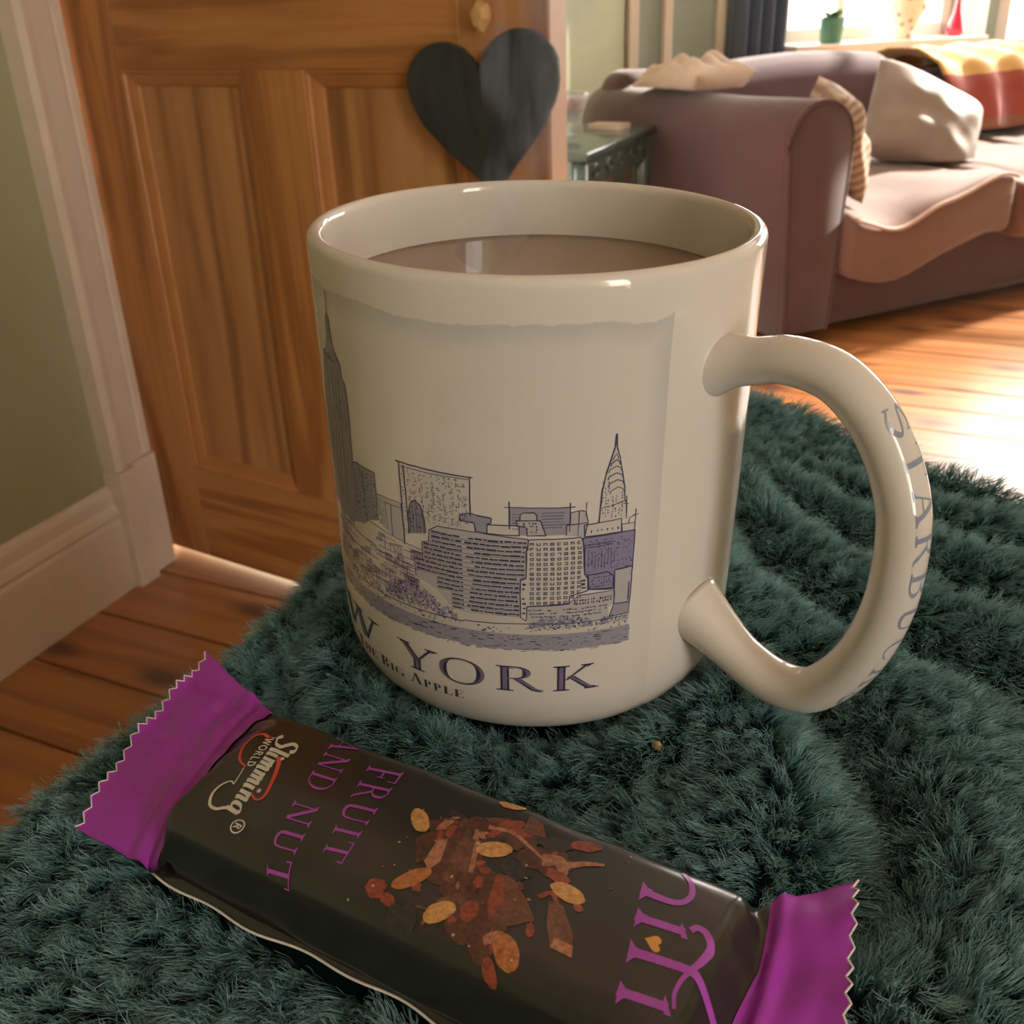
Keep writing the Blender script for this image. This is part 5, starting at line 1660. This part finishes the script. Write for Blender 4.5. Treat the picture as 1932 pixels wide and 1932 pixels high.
# crimped purple ends: film collar rising onto the body, then the flat serrated flag
def crimp(end, OB, OF, bulge, seed):
    NQ, NP = 68, 22
    verts, faces = [], []
    def P(p, q, side):
        qq = 2 * q - 1
        a = seam(end, qq)
        ob = OB.lerp(OF, q) + Vector((0, 0, bulge(q)))
        if p < 0:      # collar on the body side
            w = (qq * 0.5) * WTOT
            pt = wrap(end * ((-LMIN if end < 0 else LMAX) + p * ((0.0030 if end < 0 else 0.0006) + 0.0004 * math.sin(q * 7 + seed))), w)
            return pt + Vector((0, 0, 0.0003))
        t = p
        c = a.lerp(ob, t)
        c.z += 0.0011 * math.sin(q * 21 + seed + t * 1.5) * t * (1 - 0.25 * t) + 0.0009 * noise.noise(Vector((q * 5, t * 3, seed)))
        c.z += 0.0012 * math.exp(-((t - 0.12) / 0.10) ** 2)
        return c + Vector((0, 0, 0.00016 * side))
    ps = [-1, -0.66, -0.33, -0.001] + [i / NP for i in range(NP + 1)]
    nteeth = 17
    for side in (1, -1):
        for p in ps:
            for i in range(NQ + 1):
                q = i / NQ
                pp = p
                if p > 0.93:    # pinking-shear teeth
                    tooth = abs(((q * nteeth) % 1.0) * 2 - 1)
                    pp = 0.93 + (p - 0.93) * (0.1 + 1.0 * tooth)
                pt = P(pp, q, side)
                verts.append(LX * pt.x + WX * pt.y + UX * pt.z)
    W_ = NQ + 1; S_ = W_ * len(ps)
    for s_ in (0, 1):
        for j in range(len(ps) - 1):
            for i in range(NQ):
                qd = (s_ * S_ + j * W_ + i, s_ * S_ + j * W_ + i + 1, s_ * S_ + (j + 1) * W_ + i + 1, s_ * S_ + (j + 1) * W_ + i)
                faces.append(qd if s_ else qd[::-1])
    j = len(ps) - 1
    for i in range(NQ):
        faces.append((j * W_ + i, j * W_ + i + 1, S_ + j * W_ + i + 1, S_ + j * W_ + i))
    for i in (0, NQ):
        for j in range(len(ps) - 1):
            faces.append((j * W_ + i, (j + 1) * W_ + i, S_ + (j + 1) * W_ + i, S_ + j * W_ + i))
    me = pymesh('crimped_end', verts, faces)
    o = link('crimped_end', me, purple, bar, True)
    # pale cut edge along the teeth
    pts = []
    jj = (len(ps) - 1) * W_
    pts = [Vector(verts[jj + i]) for i in range(NQ + 1)]
    link('cut_edge', tube_mesh('cut_edge', pts, 0.00017, 4), edgem, o)
    return o
crimp(-1, Vector((-0.0752, -0.0250, 0.0120)), Vector((-0.0665, 0.0170, 0.0030)), lambda q: 0.0022 * math.sin(q * PI), 1.0)
crimp(1, Vector((0.0612, -0.0252, 0.0170)), Vector((0.0715, 0.0200, 0.0045)), lambda q: -0.0004 * math.sin(q * PI) + 0.0016 * abs(math.sin(q * PI * 2)), 4.0)
# back fin lying along the bottom with a white cut edge
bm = bmesh.new()
prev = None
finv, finf = [], []
for i in range(61):
    t = i / 60
    l = -0.0465 + 0.096 * t
    wob = 0.0008 * math.sin(t * 9) + 0.0004 * math.sin(t * 31)
    for (y, z) in ((0.008, 0.0007), (BA + 0.0006 + wob, 0.0012 + 0.0004 * math.sin(t * 5)), (BA + 0.0006 + wob, 0.0009 + 0.0004 * math.sin(t * 5)), (0.008, 0.0003)):
        p = LX * l + WX * y + UX * z
        finv.append(p)
for i in range(60):
    for k in range(4):
        j = (k + 1) % 4
        finf.append((i * 4 + k, i * 4 + j, (i + 1) * 4 + j, (i + 1) * 4 + k))
finf += [(0, 1, 2, 3), (243, 242, 241, 240)]
me = pymesh('back_fin', finv, finf)
fin = link('back_fin', me, film, bar, True)
link('cut_edge', tube_mesh('cut_edge', [finv[i * 4 + 1] + WX * 0.0002 for i in range(61)], 0.00024, 6), plain('white_film_edge', (0.72, 0.70, 0.66), 0.6), fin, True)

# ---- print on the wrapper (along, across in mm)
def foilink(name, col, rough=0.34):
    return plain(name, col, rough, 0.6)
BI = [foilink('print_violet', (0.38, 0.06, 0.44)), foilink('print_white', (0.62, 0.58, 0.50)), foilink('print_red', (0.62, 0.07, 0.035)), foilink('print_gold', (0.66, 0.30, 0.06))]
pr = Decal()
def quad_map(B0, B1, T0, T1):
    def f(px, py):
        bx = B0[0] + (B1[0] - B0[0]) * px, B0[1] + (B1[1] - B0[1]) * px
        tx = T0[0] + (T1[0] - T0[0]) * px, T0[1] + (T1[1] - T0[1]) * px
        return bx[0] + (tx[0] - bx[0]) * py, bx[1] + (tx[1] - bx[1]) * py
    return f
q, w = text_quads('FRUIT', 0.13, 0.16)
fm = quad_map((-17.9, -9.6), (-10.9, 11.4), (-11.4, -11.0), (-7.1, 10.7))
pr.add(q, lambda x, y: fm(x / w, y), 0)
q2, w2_ = text_quads('AND NUT', 0.13, 0.16)
fm2 = quad_map((-29.0, -14.2), (-18.0, 18.2), (-23.6, -14.6), (-13.6, 17.6))
pr.add(q2, lambda x, y: fm2(x / w2_, y), 0)
# red heart ribbon + white script
def curve(pts, w0, w1, mi, n_=8):
    pr.add(ribbon(bez(pts, n_), w0, w1), None, mi)
curve([(-36.2, 1.6), (-38.6, 0.6), (-40.6, -2.4), (-41.2, -5.4), (-40.2, -6.9), (-38.6, -6.6)], 0.35, 0.75, 2)
curve([(-33.2, -3.4), (-31.6, -1.6), (-29.6, 2.0), (-28.3, 5.2), (-28.9, 6.6), (-30.6, 6.0)], 0.85, 0.35, 2)
curve([(-38.3, -6.9), (-36.9, -7.6)], 0.2, 0.14, 1)
sm = quad_map((-37.2, -8.4), (-31.6, 10.6), (-34.9, -9.0), (-29.4, 10.2))     # baseline / x-height of the script line
def script(strokes, x0, sc=1.0):
    for pts, th, tn in strokes:
        q_ = ribbon(bez(pts, 6), 0, pen=0.35, thick=th, thin=tn)
        pr.add(q_, lambda x, y: sm((x0 + (x + 0.18 * y) * sc) / 6.5, y), 1)
def s_i(): return [([(0.1, 0.95), (0.1, 0.3), (0.18, 0.04), (0.34, 0.10)], 0.30, 0.10)]
def s_n(): return [([(0.05, 0.85), (0.14, 0.98), (0.16, 0.6), (0.15, 0.0)], 0.30, 0.10), ([(0.17, 0.6), (0.36, 0.96), (0.54, 0.9), (0.55, 0.3), (0.62, 0.03), (0.76, 0.10)], 0.30, 0.10)]
def s_m(): return [([(0.05, 0.85), (0.14, 0.98), (0.16, 0.6), (0.15, 0.0)], 0.30, 0.10), ([(0.17, 0.6), (0.34, 0.96), (0.50, 0.9), (0.51, 0.0)], 0.30, 0.10), ([(0.53, 0.6), (0.70, 0.96), (0.86, 0.9), (0.87, 0.3), (0.94, 0.03), (1.08, 0.10)], 0.30, 0.10)]
script([([(1.05, 1.55), (0.85, 1.85), (0.45, 1.80), (0.32, 1.35), (0.62, 0.95), (0.92, 0.60), (0.82, 0.10), (0.35, -0.10), (0.0, 0.15)], 0.34, 0.14)], 0.0)
script([([(0.12, 1.75), (0.12, 0.4), (0.20, 0.04), (0.34, 0.12)], 0.34, 0.10)], 1.25)
script(s_i(), 1.66); script(s_m(), 2.10); script(s_m(), 3.24); script(s_i(), 4.40); script(s_n(), 4.84)
script([([(0.62, 0.85), (0.40, 1.0), (0.12, 0.75), (0.10, 0.25), (0.34, 0.05), (0.58, 0.35), (0.62, 0.9), (0.60, -0.2)], 0.30, 0.12)], 5.72)
curve([(-31.6, 9.9), (-32.6, 10.5), (-33.6, 11.2), (-35.3, 10.9), (-36.7, 8.9), (-36.8, 6.8), (-35.9, 5.4), (-34.9, 5.7)], 0.75, 0.24, 1)
curve([(-34.9, 5.7), (-35.7, 3.4), (-36.3, 1.9)], 0.22, 0.2, 1)
for xd in (1.76, 4.50):
    pr.add(oval(0, 0, 0.16, 0.16, 0.15, 0.15, n=10), lambda x, y, xd=xd: sm((xd + 0.25 + x) / 6.5, 1.42 + y), 1)
# registered mark
rm = lambda x, y: (-27.7 + 1.25 * (y), 12.2 + 1.25 * x)
pr.add(oval(0, 0, 1, 1, 0.18, 0.18, n=20), rm, 1)
qr = rect(0.08, 0, 0.28, 1) + oval(0.3, 0.72, 0.40, 0.28, 0.18, 0.16, -PI / 2, PI / 2, 14) + rect(0.2, 0.84, 0.32, 1.0) + rect(0.2, 0.44, 0.32, 0.60) + slab(0.70, 0, 0.40, 0.5, 0.22)
pr.add(qr, lambda x, y: rm((x - 0.40) * 1.05, (y - 0.5) * 1.1), 1)
# WORLD in plain capitals
def sans(ch):
    t_ = 0.17
    if ch == 'W': return ribbon([(0, 1), (0.25, 0)], t_) + ribbon([(0.25, 0), (0.5, 0.95)], t_) + ribbon([(0.5, 0.95), (0.75, 0)], t_) + ribbon([(0.75, 0), (1.0, 1)], t_), 1.05
    if ch == 'O': return oval(0.42, 0.5, 0.44, 0.52, t_, t_), 0.86
    if ch == 'R': return rect(0.05, 0, 0.22, 1) + oval(0.3, 0.74, 0.36, 0.27, t_, t_, -PI / 2, PI / 2) + rect(0.2, 0.83, 0.32, 1.0) + rect(0.2, 0.46, 0.32, 0.62) + slab(0.62, 0, 0.36, 0.5, 0.18), 0.74
    if ch == 'L': return rect(0.05, 0, 0.22, 1) + rect(0.2, 0, 0.58, 0.16), 0.60
    if ch == 'D': return rect(0.05, 0, 0.22, 1) + oval(0.25, 0.5, 0.48, 0.5, t_, t_, -PI / 2, PI / 2) + rect(0.2, 0.83, 0.27, 1) + rect(0.2, 0, 0.27, 0.17), 0.78
x = 0; qs = []
for ch in 'WORLD':
    q_, w_ = sans(ch); qs += [[(x + a, c) for a, c in qq] for qq in q_]; x += w_ + 0.14
wm = quad_map((-38.9, -6.2), (-36.3, 1.7), (-37.5, -6.7), (-34.9, 1.2))
pr.add(qs, lambda px, py: wm(px / x, py), 1)
# flowing name with a gold heart at the right end
def vio(pts, w0, w1=None, sm_=True):
    pr.add(ribbon(bez(pts, 8) if sm_ else pts, w0, w1), None, 0)
def base_serif(p0, p1):
    d = Vector((p1[0] - p0[0], p1[1] - p0[1])); m_ = Vector(((p0[0] + p1[0]) / 2, (p0[1] + p1[1]) / 2)); n_ = Vector((d.y, -d.x)).normalized()
    pr.add([[p0, tuple(m_ + n_ * 0.9 - d * 0.22), tuple(m_ + n_ * 1.6 - d * 0.16), tuple(m_ + n_ * 1.6 + d * 0.16), tuple(m_ + n_ * 0.9 + d * 0.22), p1]], None, 0)
vio([(35.0, -6.2), (38.0, -6.2), (40.0, -6.5), (41.2, -7.4), (41.6, -9.2), (40.6, -11.4), (38.6, -13.2)], 1.35, 0.7); base_serif((34.5, -8.0), (35.5, -4.2))
vio([(34.6, -15.6), (40.0, -16.4), (46.0, -16.2)], 1.3, 1.1)
vio([(36.4, -1.25), (43.4, -2.3)], 1.35, 1.25, False); base_serif((36.0, -3.0), (37.0, 0.5)); pr.add([[(42.4, -3.7), (44.3, -1.3), (43.4, -1.2), (42.6, -2.2)]], None, 0)
vio([(38.0, 4.3), (42.0, 3.6), (46.5, 3.1), (49.0, 4.1), (51.0, 6.0), (51.6, 7.6), (51.0, 8.6), (50.0, 8.7)], 1.45, 0.9); base_serif((37.5, 2.5), (38.5, 6.2))
vio([(44.0, -3.0), (44.7, -3.9), (46.2, -3.5), (47.4, -1.7), (47.2, 0.8), (46.5, 3.0)], 1.1, 0.95)
vio([(46.5, 3.0), (46.0, 5.0), (46.0, 7.2), (46.8, 9.2)], 0.8, 0.45)
vio([(39.3, 10.4), (46.0, 9.4)], 1.4, 1.3, False); base_serif((39.0, 8.8), (39.9, 12.2)); pr.add([[(45.0, 7.9), (46.9, 10.4), (46.0, 10.5), (45.2, 9.4)]], None, 0)
hh = []
for i in range(30):
    t = 2 * PI * i / 30
    hh.append((16 * math.sin(t) ** 3 / 16, (13 * math.cos(t) - 5 * math.cos(2 * t) - 2 * math.cos(3 * t) - math.cos(4 * t)) / 16))
pr.add([hh], lambda px, py: (40.5 + 1.35 * py + 0.3 * px, 1.5 + 1.25 * px), 3)
pr.build('wrapper_lettering', BI, bar, bar_surf, 0.00010, [x for x in np.arange(-48, 54, 0.8)], [x for x in np.arange(-20, 26, 0.8)])

# ---- picture of nuts, raisins and chocolate shards
pic = Decal()
def mott(name, c0, c1_, sc=900):
    m_, nt, b = new_mat(name)
    v = coords(nt, (sc,) * 3); n = N(nt, 'ShaderNodeTexNoise', Scale=1.0, Detail=5.0, Roughness=0.75); nt.links.new(v, n.inputs['Vector'])
    nt.links.new(ramp(nt, n.outputs['Fac'], [(0.36, c0), (0.6, c1_)]), b.inputs['Base Color'])
    b.inputs['Roughness'].default_value = 0.34; b.inputs['Specular IOR Level'].default_value = 0.6
    return m_
PM = [mott('print_nut', (0.42, 0.17, 0.05), (0.66, 0.36, 0.13)), mott('print_toasted_nut', (0.26, 0.07, 0.02), (0.52, 0.20, 0.07)), mott('print_chocolate', (0.045, 0.016, 0.010), (0.13, 0.045, 0.027)),
      mott('print_shard', (0.09, 0.033, 0.022), (0.20, 0.078, 0.050)), mott('print_raisin', (0.14, 0.024, 0.014), (0.36, 0.075, 0.04)), mott('print_caramel', (0.24, 0.08, 0.04), (0.48, 0.22, 0.13)), mott('print_dark', (0.010, 0.008, 0.008), (0.05, 0.04, 0.04)), plain('print_crumb', (0.55, 0.42, 0.28), 0.4)]
rp = random.Random(9)
def blob(cl, cw, a, c, rot, mi, lift=0.0, jag=0.08, n_=22, pw=1.0):
    P = []
    ca, sa = math.cos(rot), math.sin(rot)
    o = rp.uniform(0, 99)
    for i in range(n_):
        t = 2 * PI * i / n_
        k = 1 + jag * noise.noise(Vector((math.cos(t) * 2 + o, math.sin(t) * 2, o)))
        x = a * k * math.copysign(abs(math.cos(t)) ** pw, math.cos(t)); y = c * k * math.copysign(abs(math.sin(t)) ** pw, math.sin(t))
        P.append((cl + ca * x - sa * y, cw + sa * x + ca * y))
    pic.add([P], None, mi, lift)
def shard(pts, mi, lift): pic.add([pts], None, mi, lift)
# soft chocolate mass
for (l_, w_, a_, c_, r_) in ((6, -4, 7, 3.6, -0.4), (12, -7, 6, 3.0, -0.3), (9, 2.5, 7, 4.4, 0.3), (14.5, 7.5, 6, 4.5, 0.5), (18, 10.5, 5, 3.0, 0.6), (3, 0.5, 2.6, 4.0, 0.2), (20, -4.5, 4.5, 2.6, -0.2), (12, 5, 4, 3.4, 0)):
    blob(l_, w_, a_, c_, r_, 2, 0.0, 0.45, 40)
for k in range(46):
    t = rp.random()
    blob(rp.uniform(2, 21), rp.uniform(-9, 12), rp.uniform(0.5, 2.2), rp.uniform(0.25, 0.9), rp.uniform(0, 3.1), rp.choice((4, 4, 3, 5, 2, 6)), 1.2e-5 + k * 2e-7, 0.6, 14)
shard([(6.4, -2.6), (8.4, -3.0), (11.0, 3.0), (9.0, 3.8), (7.2, 2.6)], 3, 2.6e-5)
shard([(8.4, -3.0), (9.2, -3.2), (11.7, 2.7), (11.0, 3.0)], 5, 2.8e-5)
shard([(3.2, -0.4), (4.6, -1.0), (6.2, 3.4), (5.4, 5.6), (3.9, 4.4)], 5, 2.6e-5)
shard([(15.0, 1.2), (17.2, 0.4), (21.5, 3.6), (24.4, 6.2), (21.8, 8.6), (18.4, 9.0), (16.6, 6.4)], 3, 2.6e-5)
shard([(15.0, 1.2), (16.2, 0.8), (18.6, 5.2), (18.4, 9.0), (16.6, 6.4)], 4, 2.8e-5)
shard([(24.4, -0.2 + 2.4), (26.6, 2.0), (30.2, 5.6), (31.6, 8.8), (28.4, 8.9), (26.2, 6.0)], 3, 2.6e-5)
shard([(28.4, 8.9), (28.2, 7.2), (31.0, 7.2), (31.7, 8.9)], 5, 2.8e-5)
shard([(12.8, -12.4), (15.4, -11.8), (17.4, -9.2), (13.6, -8.4)], 3, 2.4e-5)
# caramel splash
pic.add(ribbon(bez([(19.5, -4.4), (21.5, -5.4), (23.0, -5.0), (25.5, -6.8), (28.2, -8.0)], 8), 2.8, 0.5), None, 5, 2.4e-5)
pic.add(ribbon(bez([(22.4, -5.2), (23.6, -3.4), (23.2, -2.0), (25.2, -1.2)], 8), 2.0, 0.5), None, 5, 2.5e-5)
pic.add(ribbon(bez([(8.5, -6.6), (12.5, -7.4), (16.5, -6.0), (20.5, -4.2)], 8), 0.9, 0.35), None, 5, 2.9e-5)
pic.add(ribbon(bez([(22.8, 2.4), (24.0, 0.8), (25.4, 1.8), (26.4, 3.2)], 8), 0.9, 0.6), None, 4, 2.4e-5)
blob(23.4, -2.4, 2.2, 1.1, 0.3, 4, 3.2e-5, 0.3)
# raisins
for (l_, w_, a_, c_, r_) in ((23.9, -10.4, 2.4, 1.2, -0.3), (0.4, 11.8, 2.0, 1.5, 0.7), (15.0, 8.9, 1.9, 1.3, 1.2), (3.2, 12.6, 1.3, 0.9, 0.2), (22.3, 15.6, 2.1, 1.0, 0.9), (11.2, -9.0, 2.2, 1.0, -0.5), (28.6, 1.2, 0.8, 0.6, 0.3), (24.6, 7.8, 1.2, 0.6, 1.0), (5.0, -16.2, 2.3, 0.9, -0.2)):
    blob(l_, w_, a_, c_, r_, 4, 3.2e-5, 0.3)
blob(17.2, -0.6, 2.6, 1.7, 0.2, 6, 3.0e-5, 0.3); blob(6.5, 14.0, 2.6, 2.0, 0.2, 6, 3.0e-5, 0.3); blob(19.5, -8.6, 3.0, 1.6, -0.2, 6, 2.9e-5, 0.4)
# almonds and peanuts
blob(-1.9, -2.5, 3.0, 1.45, 0.75, 0, 3.8e-5, 0.10); blob(8.8, -13.6, 2.4, 1.5, -0.35, 0, 3.8e-5, 0.10); blob(12.0, -2.8, 2.8, 1.7, -0.5, 0, 3.8e-5, 0.08)
blob(4.2, 8.0, 3.2, 1.5, -1.0, 1, 3.8e-5, 0.10); blob(11.3, 11.0, 2.5, 1.6, -1.0, 0, 3.8e-5, 0.14); blob(26.1, -0.4, 2.9, 1.5, 0.15, 0, 3.8e-5, 0.10); blob(23.3, 12.2, 3.0, 1.7, 0.75, 1, 3.8e-5, 0.08)
for k in range(26):
    blob(rp.uniform(-4, 32), rp.uniform(-13, 15), rp.uniform(0.12, 0.34), rp.uniform(0.12, 0.3), 0, rp.choice((7, 7, 5, 4)), 3.5e-5, 0.3, 8)
pic.build('wrapper_picture', PM, bar, bar_surf, 0.00008, [x for x in np.arange(-6, 34, 0.8)], [x for x in np.arange(-20, 22, 0.8)])

# ---- crumbs on the blanket
crm = plain('golden_crumb', (0.62, 0.42, 0.22), 0.7, var=0.3, vscale=400)
for i, (x, y, r, lab) in enumerate(((0.0263, 0.1667, 0.0007, 'tiny golden crumb in the fur against the mug foot'), (0.0274, 0.1628, 0.0010, 'flaky golden crumb in the fur a little off the mug foot'), (0.0370, 0.1690, 0.0008, 'pale crumb caught in the fur under the mug handle'))):
    bm = bmesh.new()
    bmesh.ops.create_icosphere(bm, subdivisions=2, radius=r)
    for v_ in bm.verts: v_.co *= 1 + 0.45 * noise.noise(v_.co * 900 + Vector((i * 7, 0, 0)))
    o = link('crumb', bm_mesh('crumb', bm), crm)
    o.location = (x, y, 0.7463)
    tag(o, lab, 'crumb', 'crumbs on the blanket')
# ================================================================== STEAM
stm = bpy.data.materials.new('steam'); stm.use_nodes = True
nt = stm.node_tree
for n_ in list(nt.nodes):
    if n_.type == 'BSDF_PRINCIPLED': nt.nodes.remove(n_)
out = nt.nodes['Material Output']
vs_ = nt.nodes.new('ShaderNodeVolumeScatter'); vs_.inputs['Color'].default_value = (0.95, 0.96, 1.0, 1); vs_.inputs['Anisotropy'].default_value = 0.35
v = coords(nt, (95, 95, 26))
nz = N(nt, 'ShaderNodeTexNoise', Scale=1.0, Detail=2.0, Roughness=0.5, Distortion=1.2); nt.links.new(v, nz.inputs['Vector'])
rf = N(nt, 'ShaderNodeMapRange'); rf.inputs['From Min'].default_value = 0.47; rf.inputs['From Max'].default_value = 0.70; rf.inputs['To Max'].default_value = 34.0
nt.links.new(nz.outputs['Fac'], rf.inputs['Value']); nt.links.new(rf.outputs[0], vs_.inputs['Density'])
nt.links.new(vs_.outputs[0], out.inputs['Volume'])
spts = []
for i in range(40):
    t = i / 39
    z = 0.8310 + 0.125 * t
    x = -0.006 + 0.030 * t + 0.006 * math.sin(t * 7)
    spts.append((x, 0.214 + 0.004 * math.sin(t * 5), z))
steam = link('steam', tube_mesh('steam', spts, lambda t: 0.0035 + 0.0095 * math.sin(PI * min(1, 0.06 + 0.9 * t)), 18), stm, None, True)
tag(steam, 'faint wisp of steam rising from the hot drink', 'steam', None, 'stuff')
